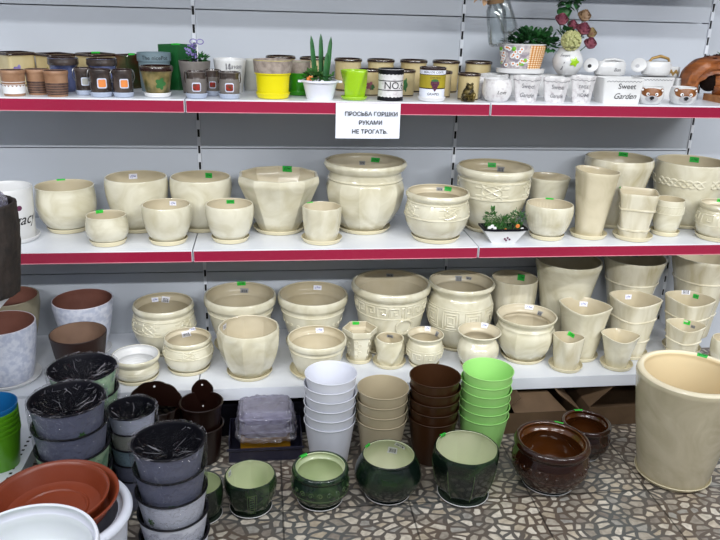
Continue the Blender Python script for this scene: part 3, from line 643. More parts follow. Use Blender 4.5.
p=cream('G3',.622,-.872,0,.147,.085,.07,[(.62,0),(.84,.08),(1.12,.28),(1.25,.5),(1.21,.7),(1.09,.88),(1.02,.96),(1,1)],'dark green globe pot with pale inside and two barcode stickers','dark green globe pot',mat='green',mat_in='green_in',sm='saucer_g',th=.06,bott=.78,sh=.01); p.sticker(.12,.055,.026,.03,'tagb',tilt=-.1); p.sticker(.42,.022,.034,.022,'tagb',tilt=-.35); p.sticker(-1.05,.002,.024,.02,'tag'); p.done()
p=cream('G4',.867,-.895,0,.174,.104,.078,[(.66,0),(.74,.08),(.88,.3),(.98,.55),(1.03,.8),(1.02,.93),(.98,1)],'tallest dark green faceted pot with pale inside on the floor','tallest green faceted pot',bott=.82,mat='green',mat_in='green_in',shape=poly(8,60,PI/8,hi=.86,wt=.85),n=96,sharp=18,sm='saucer_g',sh=.01)
mb=MB()
for k in range(8):
    a=k*PI/4
    p.line(mb,[(a,z/10) for z in range(1,9)],.0012)
p.part('panel_edges',mb,M['fol_print']); p.sticker(-.95,.004,.024,.02,'tag'); p.done()
p=cream('G0',.04,-.93,0,.115,.062,.058,'egg','small dark green pot on the floor half hidden by the pale grey stack','half-hidden small green pot',mat='green',mat_in='green_in2',sm='saucer_g',sh=.01); p.done()
p=cream('BR1',1.166,-.86,0,.163,.12,.08,'knot','large dark brown glazed pot with scroll relief on the tiled floor','large brown scroll pot',mat='brown',mat_in='brown_in',th=.13,sm='saucer_g',sh=.008,bott=.84)
mb=ringset(p,(.42,),.0014)
for k in range(26): spiral(p,mb,k*2*PI/26,.6,.011,.0016,1.4,1 if k%2 else -1)
p.part('scroll_relief',mb,M['bgold']); p.sticker(.12,-.006,.03,.018,'tag'); p.done()
p=cream('BR2',1.352,-.71,0,.13,.084,.056,'knot','smaller dark brown glazed pot behind the large brown one','smaller brown pot',mat='brown',mat_in='brown_in',th=.13,sm='saucer_g',sh=.008,bott=.84)
mb=ringset(p,(.42,),.0012)
for k in range(22): spiral(p,mb,k*2*PI/22,.6,.009,.0013,1.4,1 if k%2 else -1)
p.part('scroll_relief',mb,M['bgold']); p.sticker(-.45,-.004,.03,.018,'tag'); p.done()
p=cream('tall',1.616,-.85,0,.385,.168,.116,[(.7,0),(.74,.03),(.83,.3),(.92,.6),(.975,.82),(1.0,.93),(1.01,.97),(1,1)],'giant tall cream marbled pot standing on the tiled floor at right','giant tall marbled pot',mat='tall_cream',mat_in='tall_in',rim='tall_rim',th=.14,bott=.94,sh=.018,n=96); p.sticker(.15,.004,.035,.018,'tag_shade'); p.done()

# ------------------------------------------------------------------ nested plastic bins
def bin_mesh(name,R,H,m):
    rb=R*.72; t=.0015
    mb=MB(); mb.lathe([(0,0),(rb-.003,0),(rb,.003),(R-.0012,H-.004),(R+.0012,H-.003),(R+.0014,H-.001),(R,H),(R-t,H-.001),(rb-t,.003),(0,.0025)],64); 
    return mb
def binstack(X,Y,n,dz,m,colour,where):
    first=None
    H=.172
    for k in range(n):
        if first is None:
            o=bin_mesh('plastic_bin',.0858,H,m).build('plastic_bin',M[m],loc=(X,Y,0),smooth=30); first=o
        else:
            o=first.copy(); C.objects.link(o)
        o.location=(X+k*.0004*(1 if k%2 else -1),Y,k*dz)
        pos='bottom' if k==0 else ('topmost' if k==n-1 else ('second','third','fourth','fifth')[k-1]+' from the bottom')
        tag(o,f'{colour} plastic bin, {pos} in the {where} stack','bin',f'{colour} plastic bins nested in a stack')
binstack(.450,-.682,6,.0345,'white_plastic','white','leftmost')
binstack(.627,-.682,4,.0375,'beige_plastic','beige','shortest')
binstack(.806,-.682,5,.0372,'brown_plastic','dark brown','brown')
binstack(.985,-.682,6,.0332,'green_plastic','light green','rightmost')

# ------------------------------------------------------------------ film-wrapped double pots, left
def dpot(X,Y,z,R,H,m,label,group,leaf=None):
    p=Pot('plant_pot',(X,Y,z),R,H,[(.74,0),(.78,.04),(.86,.4),(.95,.8),(1,1)],M[m],M['blackp'],None,.05,label=label,group=group,rim=M['blackp'])
    mb=MB(); p.ring(mb,.995,.0022); p.part('black_insert_rim',mb,M['blackp'])
    if leaf: p.patch('printed_leaf',*leaf[:2],.022,.026,'leaf_l',shape=lambda an:.5+.5*abs(cos(3*an)))
    p.done()
def film(X,Y,z0,z1,R0,R1,label,dip=.05):
    vs=[];fs=[];n=72;k=26;rr=random.random()*50
    rows=[]
    for i in range(k+1):
        t=i/k; rows.append((R0+(R1-R0)*t+.004,z0+(z1-z0)*t,0))
    for q in (.97,.9,.8,.65,.45,.25,.08): rows.append(((R1+.003)*q,z1-dip*(1-q)**.5*(1 if q<.95 else .2),1))
    for r,z,top in rows:
        for j in range(n):
            a=2*PI*j/n; nn=noise.noise(Vector((cos(a)*3+rr,sin(a)*3,z*30+(r*40 if top else 0)))); n2=noise.noise(Vector((cos(a)*12+rr,sin(a)*12,z*90+(r*120 if top else 0))))
            if top: vs.append((r*cos(a),r*sin(a),z-.0+(.008*nn+.006*n2)*(1 if r<R1*.93 else .1)))
            else: d=.002+.004*max(0,nn)+.002*max(0,n2); vs.append(((r+d)*cos(a),(r+d)*sin(a),z))
    for i in range(len(rows)-1):
        for j in range(n): fs.append((i*n+j,i*n+(j+1)%n,(i+1)*n+(j+1)%n,(i+1)*n+j))
    mb=MB(); mb.add(vs,fs,0); nr=len(rows)
    def at(i,j): return Vector(vs[max(0,min(nr-1,i))*n+int(j)%n])
    for q in range(105):                     # crease tubes, with the film's glints put into their milky colour
        w_=random.random()
        if w_<.5: i0=k+random.choice((-1,0,0,1,1,2)); j0=random.random()*n; pts=[at(i0+random.choice((0,0,1,-1))*(m_%2),j0+m_*random.choice((.6,1))) for m_ in range(random.randint(2,4))]
        elif w_<.66: i0=k+1+random.randint(0,3); j0=random.random()*n; pts=[at(i0+m_,j0+m_*random.choice((-1,0,1))) for m_ in range(3)]
        else: i0=random.randint(4,k-1); j0=random.random()*n; pts=[at(i0-m_,j0+m_*random.choice((-.5,1))) for m_ in range(2)]
        pts=[p_+Vector((random.gauss(0,.0015),random.gauss(0,.0015),.0008)) for p_ in pts]
        mb.tube(pts,[.0003]+[random.uniform(.0004,.0009)]*(len(pts)-2)+[.0003],4,1)
    o=mb.build('stretch_film',[M['film'],M['crease_glint']],loc=(X,Y,0),smooth=80); tag(o,label,'plastic film')
def wrapped(X,Y,R,H,dz,ms,ref,leaves={}):
    n=len(ms); zb=0
    for k,(m,cn) in enumerate(ms):
        pos='bottom' if k==0 else ('topmost' if k==n-1 else ('second','third','fourth','fifth')[k-1]+' from the bottom')
        dpot(X,Y,zb+k*dz,R,H,m,f'{cn} pot with black insert, {pos} in the {ref}',f'film-wrapped pots in the {ref}',leaves.get(k))
    film(X,Y,.01,zb+(n-1)*dz+H+.003,R*.8,R,f'clear crinkled stretch film around the {ref}')
wrapped(-.315,-.745,.1,.136,.0715,[('slate','slate grey'),('mint','mint green'),('slate','slate grey'),('mint','mint green'),('mint','pale green patterned')],'rear left wrapped stack')
wrapped(-.305,-.965,.101,.15,.0725,[('slate','slate grey'),('mint','mint green'),('mint','mint green'),('slate','slate grey'),('slate','slate grey')],'wide grey wrapped stack',{4:(.3,.5)})
wrapped(-.162,-.835,.07,.112,.054,[('slate','slate grey'),('slate','slate grey'),('bslate','blue grey'),('taupe','taupe'),('pslate','pale grey')],'narrow wrapped stack')
wrapped(-.012,-1.15,.093,.128,.07,[('pwhite','cool white'),('pwhite','cool white'),('pwhite','white'),('slate','dark grey'),('slate','mid grey')],'tall front wrapped stack',{2:(-.75,.55),3:(-.05,.35)})

# terracotta saucers on the white planter, white planter in front
p=Pot('planter',(-.25,-1.30,0),.162,.318,[(.72,0),(.75,.03),(.85,.5),(.93,.93),(.94,.95),(1,.965),(1.01,.985),(1,1)],M['pwhite'],M['white_plastic'],None,.14,label='white plastic planter with broad rim under the terracotta saucers',cat='planter',floor=.02,n=80); p.done()
def dish(X,Y,z,R,h,label,tilt=(0,0)):
    mb=MB(); mb.lathe([(0,0),(R*.74,0),(R*.8,.003),(R*.93,h*.85),(R*.965,h),(R*.985,h*1.02),(R,h),(R*.995,h-.006),(R*.98,h-.006),(R*.965,h*.93),(R*.95,h*.92),(R*.84,.01),(R*.78,.006),(R*.62,.006),(R*.6,.009),(R*.57,.009),(R*.55,.006),(0,.006)][::1],80)
    o=mb.build('plant_saucer',M['terracotta'],loc=(X,Y,z)); o.rotation_euler=(tilt[0],tilt[1],0); tag(o,label,'plant saucer','terracotta saucers stacked on a white planter'); return o
dish(-.262,-1.31,.322,.150,.05,'large terracotta plastic saucer resting on the white planter rim')
dish(-.264,-1.312,.3295,.131,.052,'smaller terracotta plastic saucer lying inside the large one')
p=Pot('planter',(-.226,-1.62,0),.138,.478,[(.74,0),(.77,.02),(.86,.5),(.95,.93),(.97,.95),(1,.96),(1.015,.98),(1,1)],M['white_plastic'],M['white_plastic'],None,.05,label='white plastic flower pot at the bottom left corner',cat='planter',floor=.395,n=80); p.done()
mb=MB(); mb.lathe([(0,0),(.04,0),(.055,.03),(.057,.03),(.05,.004),(0,.004)],40); o=mb.build('plastic_bowl',M['lime'],loc=(-.228,-1.60,.3955)); tag(o,'lime green bowl inside the white corner flower pot','bowl')
# stack of green cups
for k in range(6):
    mb=MB(); R=.0665; H=.12; rb=.05
    mb.lathe([(0,0),(rb,0),(rb+.001,.002),(R-.002,H-.008),(R,H-.007),(R,H),(R-.0015,H),(R-.0035,H-.01),(rb-.002,.003),(0,.003)],48)
    mm='cupgreen' if k<5 else 'cupblue'
    o=mb.build('plastic_cup',[M[mm]],loc=(-.527,-.905,S3+.0005+k*.0158),smooth=30)
    pos='bottom' if k==0 else ('topmost' if k==5 else ('second','third','fourth','fifth')[k-1]+' from the bottom')
    tag(o,f"{'green' if k<5 else 'blue'} plastic cup pot, {pos} in the stack at the left edge",'plastic cup','plastic cup pots stacked at the left edge')
# dark bark basket
p=Pot('bark_pot',(-.535,-.80,S2),.106,.26,[(.74,0),(.82,.04),(.93,.35),(1.0,.7),(.99,.93),(1,1)],M['bark'],M['bark'],None,.09,shape=lambda th,t:1+.03*noise.noise(Vector((cos(th)*6,sin(th)*6,t*5)))+.02*noise.noise(Vector((cos(th)*16,sin(th)*16,t*12))),n=140,sub=7,label='black rough bark-textured pot at the left frame edge',floor=.02); p.done()
mb=MB()
for k in range(9): mb.ball((random.uniform(-.05,.05),random.uniform(-.05,.05),.02+random.random()*.03),(.03,.03,.03),10)
for i,v in enumerate(mb.v):
    v=Vector(v); q=noise.noise(v*40)*.008; mb.v[i]=(v.x+q,v.y-q,v.z*1.1+q)
o=mb.build('plastic_bag',M['bag'],loc=(-.525,-.80,S2+.235)); tag(o,'crumpled clear plastic bag inside the black bark pot','plastic bag')

# ------------------------------------------------------------------ brown wall planters, crate, boxes
def scallop_planter():
    e=empty('wall_planter',(-.13,-.60,0),'dark brown wall planter with scalloped shell-shaped back left of the round one','wall planter')
    X=0; vs=[];fs=[];n=40
    # back plate
    for yy in (0,.006):
        vs.append((0,yy,.2))
        for j in range(n+1):
            a=-.15+(PI+.3)*j/n; sc=1+.035*abs(sin(5.5*a)); r=.088*sc
            vs.append((r*cos(a),yy,.2+r*.98*sin(a)))
    for j in range(n): fs.append((0,1+j,2+j)); b=n+2; fs.append((b,b+2+j,b+1+j)); fs.append((1+j,b+1+j,b+2+j,2+j))
    mesh_obj('back_plate',vs,fs,M['wallbrown_shade'],e,smooth=30)
    mb=MB(); mb.tube([(0,-.001,.272),(0,-.0025,.272)],.0035,12); mb.build('hanging_hole',M['white'],e)
    mb=MB(); vs=[];fs=[];n=36;prof=[(.3,0),(.55,.02),(.75,.07),(.88,.13),(.93,.18),(1,.205),(.96,.207),(.88,.18),(.82,.13),(.68,.07),(.5,.026),(0,.024)]
    for r,z in prof:
        for j in range(n+1):
            a=PI+PI*j/n; q=1+.03*cos(18*a)*(z>.05); rr=.088*r*q; vs.append((rr*cos(a),rr*sin(a)*.95,z))
    for i in range(len(prof)-1):
        for j in range(n): a=i*(n+1)+j; fs.append((a,a+1,a+n+2,a+n+1))
    fs.append(tuple(range(n+1))[::-1])
    mesh_obj('pocket',vs,fs,M['wallbrown_shade'],e,smooth=40)
scallop_planter()
def round_planter(z,label):
    e=empty('wall_planter',(.022,-.622,z),label,'wall planter','round brown wall planters in a stack')
    mb=MB(); mb.lathe([(0,0),(.05,0),(.055,.004),(.068,.13),(.073,.132),(.0735,.138),(.07,.14),(.067,.138),(.053,.006),(0,.005)],48); mb.build('pocket',M['wallbrown_shade'],e)
    vs=[];fs=[];n=30
    for yy in (.062,.068):
        vs.append((0,yy,.14))
        out=[(.0,.105)]
        for j in range(n+1):
            a=PI*j/n; r=.03 if True else 0; vs.append((.034*cos(a)*(1+.08*cos(4*a)),yy,.15+.036*sin(a)))
        vs.append((-.034,yy,.10)); vs.append((.034,yy,.10))
    m=n+1+2
    for o_ in (0,m+1):
        r=[(o_,o_+1+j,o_+1+(j+1)%m) for j in range(m)]
        fs+= r if o_==0 else [q[::-1] for q in r]
    for j in range(m): fs.append((1+j,m+2+j,m+2+(j+1)%m,1+(j+1)%m))
    mesh_obj('back_tab',vs,fs,M['wallbrown_shade'],e,smooth=30)
    mb=MB(); mb.tube([(0,.0615,.168),(0,.060,.168)],.003,12); mb.build('hanging_hole',M['white'],e)
for z,l in ((0,'dark brown round wall planter at the bottom of its stack of two'),(.082,'dark brown round wall planter with lobed tab on top of its stack')): round_planter(z,l)
mb=MB()
for dx in (-.0025,.0025): mb.tube([(dx,-.516,.172),(dx,-.516,.203),(dx,-.50,.2045),(dx+.004,-.45,.2045)],.0011,6)
o=mb.build('hanging_hook',M['steel'],loc=(.006,0,0)); tag(o,'thin steel wire hook clipped over the base shelf edge','hook')

e=empty('crate',(.234,-.585,0),'smoky plastic crate under the base shelf holding clear containers','crate')
mb=MB(); x,y,h,t=.125,.075,.085,.004
mb.box((-x,-y,0),(x,y,t)); mb.box((-x,-y,t),(x,-y+t,h*.55)); mb.box((-x,y-t,t),(x,y,h)); mb.box((-x,-y+t,t),(-x+t,y-t,h)); mb.box((x-t,-y+t,t),(x,y-t,h))
mb.box((-x-.006,-y-.006,h*.55),(x+.006,-y,h*.55+.008)); mb.build('crate_body',M['crate'],e,smooth=0)
mb=MB(); mb.box((-.085,-.06,.004),(.085,.06,.07)); o=mb.build('carton',M['tangold'],loc=(.234,-.58,.001)); tag(o,'amber brown carton lying in the smoky crate','box')
def clam(z,label):
    mb=MB(); vs=[];fs=[]
    def rr(w,d,z,n=6,r=.015):
        o=[]
        for cx,cy,a0 in ((w-r,d-r,0),(-w+r,d-r,PI/2),(-w+r,-d+r,PI),(w-r,-d+r,1.5*PI)):
            for i in range(n): a=a0+PI/2*i/(n-1); o.append((cx+r*cos(a),cy+r*sin(a),z))
        return o
    L=[rr(.074,.05,0),rr(.084,.06,.022),rr(.09,.066,.024),rr(.09,.066,.027),rr(.084,.06,.029),rr(.076,.052,.05)]
    k=24
    for l in L: vs+=l
    for i in range(len(L)-1):
        for j in range(k): fs.append((i*k+j,i*k+(j+1)%k,(i+1)*k+(j+1)%k,(i+1)*k+j))
    fs.append(tuple(range(k))[::-1]); fs.append(tuple(range((len(L)-1)*k,len(L)*k)))
    o=mesh_obj('clamshell_container',vs,fs,M['clam'],loc=(.236,-.578,z),smooth=30); tag(o,label,'container','clear clamshell containers in a bag')
clam(.0735,'clear plastic clamshell container, lower of two on the smoky crate'); clam(.1245,'clear plastic clamshell container, upper of two inside the bag')
mb=MB(); n=110; rows=[(.1,.075,.088),(.104,.08,.1),(.1,.074,.12),(.096,.072,.145),(.094,.07,.17),(.088,.064,.19),(.078,.056,.198),(.05,.03,.2)]
rw=[]
for A_,B_ in zip(rows,rows[1:]):
    for q in range(4): rw.append(tuple(A_[m_]+(B_[m_]-A_[m_])*q/4 for m_ in range(3)))
rows=rw+[rows[-1]]
vs=[];fs=[]
for (w,d,z) in rows:
    for j in range(n):
        a=2*PI*j/n; c,s_=cos(a),sin(a); q=(abs(c)**6+abs(s_)**6)**(-1/6)
        nn=noise.noise(Vector((c*5,s_*5,z*40)))+.6*abs(noise.noise(Vector((c*14,s_*14,z*120)))); vs.append((c*q*(w+.009*nn),s_*q*(d+.009*nn),z+.006*noise.noise(Vector((c*9,s_*9,z*12)))))
for i in range(len(rows)-1):
    for j in range(n): fs.append((i*n+j,i*n+(j+1)%n,(i+1)*n+(j+1)%n,(i+1)*n+j))
fs.append(tuple((len(rows)-1)*n+j for j in range(n)))
o=mesh_obj('plastic_bag',vs,fs,M['bag'],loc=(.236,-.578,-.0185),smooth=60); tag(o,'clear crinkled bag wrapped around two clamshell containers','plastic bag')
mb=MB(); mb.box((-.225,-.14,0),(.225,-.137,.13)); mb.box((-.225,.137,0),(.225,.14,.13)); mb.box((-.225,-.137,0),(-.222,.137,.13)); mb.box((.222,-.137,0),(.225,.137,.13)); mb.box((-.222,-.137,0),(.222,.137,.003)); mb.box((-.23,-.145,.124),(.23,-.14,.132))
o=mb.build('added_dark_box',M['blackp'],loc=(.155,-.35,0),smooth=0); tag(o,'black open plastic box added behind the smoky crate, partly standing in for shade','box')  # added black box, partly standing in for shade under the base shelf
def carton(x0,x1,y0,y1,h,label,flaps,rot=0):
    cx,cy=(x0+x1)/2,(y0+y1)/2; w,d=(x1-x0)/2,(y1-y0)/2
    e=empty('cardboard_box',(cx,cy,0),label,'cardboard box',rot=rot); mb=MB(); t=.003
    mb.box((-w,-d,0),(w,-d+t,h)); mb.box((-w,d-t,0),(w,d,h)); mb.box((-w,-d+t,0),(-w+t,d-t,h)); mb.box((w-t,-d+t,0),(w,d-t,h)); mb.box((-w+t,-d+t,0),(w-t,d-t,t)); mb.build('box_body',M['cardboard'],e,smooth=0)
    for (a,b,c,dd) in flaps:
        mb=MB(); A,B,Cc,Dd=map(Vector,(a,b,c,dd)); nn=(B-A).cross(Dd-A).normalized()*.0015
        mb.add([A-nn,B-nn,Cc-nn,Dd-nn,A+nn,B+nn,Cc+nn,Dd+nn],[(0,3,2,1),(4,5,6,7),(0,1,5,4),(1,2,6,5),(2,3,7,6),(3,0,4,7)]); mb.build('box_flap',M['cardboard'],e,smooth=0)
carton(1.09,1.40,-.56,-.26,.085,'cardboard box with open flaps under the base shelf behind the brown pots',[((-.155,-.15,.086),(-.155,.15,.086),(-.08,.15,.15),(-.08,-.15,.15)),((-.1,-.15,.086),(.1,-.15,.087),(.05,-.07,.13),(-.12,-.07,.13)),((.155,.15,.086),(.155,-.15,.086),(.07,-.13,.15),(.07,.15,.15)),((-.15,.15,.086),(.15,.15,.086),(.14,.1,.15),(-.14,.1,.15))])
carton(1.45,1.78,-.53,-.22,.078,'closed-sided cardboard box under the base shelf beside the giant pot',[((-.16,.15,.079),(.16,.15,.079),(.16,.08,.15),(-.16,.08,.15)),((-.165,-.15,.079),(-.165,.15,.079),(-.06,.15,.15),(-.06,-.12,.15))])

# ------------------------------------------------------------------ top shelf
def sp(X,Y,H,R,prof,mat,mat_in=None,label='',z=S1,**k):
    return Pot(k.pop('name','plant_pot'),(X,Y,z),R,H,prof,M[mat],M[mat_in or mat],label=label,**k)
straight=[(.9,0),(.93,.03),(.95,.3),(.98,.7),(1,1)]
# three ribbed brown clay pots
for (X,Y,l,k) in ((-.522,-.385,'small brown clay pot with white drip pattern, leftmost on top shelf',0),(-.462,-.34,'small dark-banded clay pot between two brown ones on top shelf',1),(-.394,-.385,'small brown clay pot with dark ribbed band, right of the drip pot',2)):
    p=sp(X,Y,.077,.0365,[(.8,0),(.84,.04),(.9,.4),(.96,.8),(1,.88),(1.02,.93),(1,1)],'tb','tb_d',l,th=.08,n=48)
    if k==0: p.band('drip_pattern',.1,.35,'white',edge=lambda an,t:.09*abs(sin(9*an))*t)
    else: p.band('dark_band',.08,.55,'tb_d')
    mb=MB()
    for z in (.15,.25,.35,.45,.55): p.ring(mb,z,.0009,40)
    p.part('ribs',mb,M['tb'] if k else M['white']); p.done()
def decor(X,Y,H,R,l,m='kraft',fl=None,shape=None,rimh=.12,tagm=None,band=None,group=None):
    p=sp(X,Y,H,R,[(.9,0),(.92,.03),(.95,.5),(.97,1-rimh-.02),(1.02,1-rimh),(1.03,.96),(1,1)],m,'dkrim',l,rim=M['dkrim'],shape=shape,th=.07,n=64,group=group)
    p.band('glazed_rim_band',1-rimh,.995,'dkrim')
    p.band('foot_line',.02,.06,'dkrim')
    if fl: 
        for a,zf,w,h,mm in fl: p.patch('printed_motif',a,zf,w,h,mm,shape=lambda an:.6+.4*abs(cos(2.5*an)))
    if tagm: p.sticker(tagm[1],-.004,.03,.02,tagm[0])
    p.done(); return p
sq=poly(4,12,PI/4,lo=.01)
decor(-.598,-.09,.112,.058,'cream square pot with violet flower print and dark rim, far left back row',fl=[(.1,.45,.04,.05,'violet'),(.25,.35,.02,.03,'grape')],shape=sq,rimh=.09)
decor(-.468,-.09,.11,.06,'cream square pot with dark rim and yellow sticker behind the clay pots',shape=sq,rimh=.09,fl=[(-.5,.5,.02,.03,'gold_print')])
decor(-.332,-.09,.113,.06,'cream square pot with dark rim and green sticker on top shelf back row',shape=sq,rimh=.09,tagm=('tag',.0))
p=sp(-.215,-.1,.112,.044,'cyl','redbr','dkrim','reddish brown pot with green mottling and green sticker, back of top shelf',rim=M['dkrim'],shape=sq); p.sticker(.2,-.004,.024,.02,'tag'); p.done()
for X,l in ((-.406,'dark blue glazed pot with grey rim behind the brown clay pots'),(-.283,'dark blue glazed pot with green and red patterns behind the picture pots')):
    p=sp(X,-.235,.106,.048,[(.8,0),(.86,.06),(.92,.4),(.9,.7),(.95,.78),(1.02,.84),(1.0,.95),(1,1)],'bluecer','dkrim',l,rim=M['darkcer'])
    p.band('rim_band',.8,.99,'darkcer'); 
    if X>-.3: p.patch('printed_leaf',.1,.6,.03,.02,'leaf_l')
    p.done()
def picpot(X,Y,R,l,motif='orange',frame=True):
    saucer(X,Y,S1,R*1.02,'pale blue-grey saucer under the '+l,'bluesaucer',.014)
    p=sp(X,Y,.078,R,[(.84,0),(.9,.05),(.97,.3),(.95,.6),(.97,.8),(1.02,.88),(1,1)],'darkcer','dkrim','small dark rustic pot, the '+l,z=S1+.0058,rim=M['dkrim'],n=48)
    if frame: p.patch('picture_frame',.12,.48,R*.95,R*1.0,'pslate',shape=lambda an:(abs(cos(an))**8+abs(sin(an))**8)**(-1/8)*.9); p.patch('picture',.12,.48,R*.72,R*.76,motif,off=.0014,shape=lambda an:(abs(cos(an))**8+abs(sin(an))**8)**(-1/8)*.9)
    mb=MB()
    for s_ in (-1,1): mb.tube([p.po(p.face+s_*1.2,.5+.04*i,.002+.006*sin(PI*i/12)) for i in range(13)],.0012,6)
    p.part('wire_handle',mb,M['steel']); p.done()
picpot(-.322,-.335,.028,'leaf-picture pot left of the two dark ones','taupe')
picpot(-.262,-.38,.034,'orange-picture pot in the middle of its trio','orange')
picpot(-.194,-.38,.032,'orange-picture pot at the right of its trio','orange')
p=sp(-.12,-.19,.125,.056,[(.8,0),(.83,.03),(.92,.7),(.93,.78),(1,.8),(1.0,.97),(1,1)],'teal','teal','grey-teal painted pot with dark lettering on its rim band',th=.06); p.text('The nicePot',.05,.885,.0185,name='rim_lettering'); p.done()
saucer(-.091,-.362,S1,.043,'white saucer under the mossy stone-look pot','white',.012) if False else None
saucer(-.091,-.362,S1,.043,'rough white saucer under the mossy stone-look pot','saucer_w',.013)
p=sp(-.091,-.362,.09,.05,[(.62,0),(.7,.05),(.84,.4),(.95,.75),(1.02,.83),(1.03,.93),(1,1)],'moss','dkrim','mossy stone-look glazed pot with dark rim before the teal pot',z=S1+.0058,rim=M['dkrim']); p.band('rim_band',.84,.99,'dkrim'); p.patch('leaf_relief',.25,.42,.035,.04,'leaf',shape=lambda an:.6+.4*abs(cos(2.5*an))); p.done()
p=sp(-.05,-.115,.149,.056,[(.9,0),(.93,.03),(.97,.6),(1,.9),(1,1)],'dgreen','dgreen','tall dark green square plastic planter behind the teal pot',shape=poly(4,20,PI/4+.1,lo=.01),th=.05); p.sticker(-.1,-.004,.034,.018,'tag'); p.done()
# lavender in a grey pot
p=sp(.018,-.235,.104,.053,[(.74,0),(.78,.04),(.9,.6),(1,1)],'grey','soil','grey concrete-look pot holding artificial lavender',th=.07,floor=.09); p.done()
e=empty('lavender_plant',(.03,-.235,S1+.092),'artificial lavender with violet flowers and ribbon in the grey pot','artificial plant')
def foliage(c,rad,n,size,mb,mi=0,flat=.5,asp=.45):
    for k in range(n):
        d=Vector((random.gauss(0,1),random.gauss(0,1),random.gauss(0,.8))).normalized(); q=random.random()**.4
        p0=Vector((c[0]+d.x*rad[0]*q,c[1]+d.y*rad[1]*q,c[2]+d.z*rad[2]*q))
        dr=(d+Vector((random.uniform(-.6,.6),random.uniform(-.6,.6),random.uniform(-.3,.7)))).normalized(); s_=size*random.uniform(.7,1.2)
        sd=dr.cross(Vector((random.uniform(-.3,.3),random.uniform(-.3,.3),1))).normalized(); nm=dr.cross(sd)
        w=s_*asp
        vs=[p0,p0+dr*s_*.35+sd*w*.9-nm*.1*s_,p0+dr*s_*.75+sd*w*.6-nm*.12*s_,p0+dr*s_,p0+dr*s_*.75-sd*w*.6-nm*.12*s_,p0+dr*s_*.35-sd*w*.9-nm*.1*s_,p0+dr*s_*.35,p0+dr*s_*.75-nm*.04*s_]
        mb.add(vs,[(0,1,6),(1,2,7,6),(2,3,7),(3,4,7),(4,5,6,7),(5,0,6)],mi)
mb=MB(); foliage((0,0,.015),(.035,.03,.022),140,.014,mb); mb.build('foliage',M['leaf'],e,smooth=0)
mb=MB()
for cx,cz in ((-.02,.03),(-.012,.06),(-.03,.045),(.0,.02)): 
    for k in range(12): mb.ball((cx+random.gauss(0,.006),random.gauss(-.01,.006),cz+random.gauss(0,.006)),.004,6)
mb.build('violet_flowers',M['violet'],e)
mb=MB(); mb.tube([(.0,-.02,-.02),(.002,-.02,.07)],.0018,6); mb.build('stem_pick',M['white'],e)
mb=MB()
for s_ in (-1,1): mb.tube([(.0+s_*.011*(1-cos(t)),-.022,.075+.008*sin(t)) for t in [2*PI*i/16 for i in range(16)]],.0018,5,closed=True)
mb.build('ribbon_bow',M['violet'],e)
# white pot with script
p=sp(.133,-.2,.111,.056,[(.72,0),(.75,.04),(.88,.55),(1,1)],'white_cer','white_cer','white tapered pot with grey script between grey and yellow pots'); p.text('Lavan',.3,.8,.022,shear=.3,m='gtext',name='script_lettering')
for a in (-.22,.0): p.patch('printed_sprig',a,.8,.009,.022,'gtext',shape=lambda an:.35+.65*abs(sin(an))**2)
p.done()
p=sp(.205,-.13,.107,.035,[(.7,0),(.75,.04),(.88,.6),(1,1)],'taupe','taupe','narrow grey-white tapered pot beside the yellow one'); p.done()
def redpic(X,Y,R,l,lab):
    saucer(X,Y,S1,R*1.05,'pale blue-grey saucer under the '+l,'bluesaucer',.015)
    p=sp(X,Y,.077,R,[(.82,0),(.88,.05),(1,.35),(.98,.62),(.9,.78),(.94,.9),(1,1)],'grey','dkrim',lab,z=S1+.0058,rim=M['dkrim'],n=48)
    p.band('rim_band',.72,.97,'darkcer'); p.patch('picture_frame',.0,.4,R*.95,R*.95,'pslate',shape=lambda an:(abs(cos(an))**8+abs(sin(an))**8)**(-1/8)*.9); p.patch('berry_picture',.0,.4,R*.75,R*.7,mat('berry_print'+str(X),'#9c1f1a',.4,'#3a3418',90,3),off=.0014,shape=lambda an:(abs(cos(an))**8+abs(sin(an))**8)**(-1/8)*.9)
    mb=MB()
    for s_ in (-1,1): mb.tube([p.po(p.face+s_*1.35,.55+.045*i,.002+.004*sin(PI*i/10)) for i in range(11)],.0014,6)
    p.part('side_lug',mb,M['dkrim']); p.done()
redpic(.034,-.385,.033,'berry-picture pot before the lavender','small grey pot with red berry picture before the lavender pot')
redpic(.080,-.31,.026,'half-hidden berry-picture pot','small grey pot with red berry picture, half hidden between two like it')
redpic(.138,-.385,.033,'berry-picture pot before the script pot','small grey pot with red berry picture before the white script pot')
# yellow and green stone-rim pots
saucer(.277,-.355,S1,.056,'bright yellow saucer under the yellow stone-rim pot','yellow',.018)
p=sp(.277,-.355,.115,.062,[(.78,0),(.82,.05),(.86,.35),(.9,.6),(.95,.62),(.97,.8),(1.0,1)],'yellow','stone','bright yellow pot with sandy stone upper band',z=S1+.0058,rim=M['stone']); p.band('stone_band',.615,.995,'stone',off=.0012); p.done()
saucer(.365,-.255,S1,.044,'green saucer under the green stone-rim pot','bgreen',.016)
p=sp(.365,-.255,.106,.04,[(.82,0),(.86,.05),(.9,.58),(.97,.62),(1,1)],'bgreen','stone','green pot with sandy stone upper band, between yellow pot and cactus',z=S1+.0058,rim=M['stone']); p.band('stone_band',.61,.995,'stone',off=.0012); p.done()
decor(.309,-.085,.117,.052,'dark-rimmed cream cylinder pot directly behind the yellow pot',rimh=.08)
decor(.429,-.085,.115,.05,'dark-rimmed cream cylinder pot directly behind the cactus',rimh=.08)
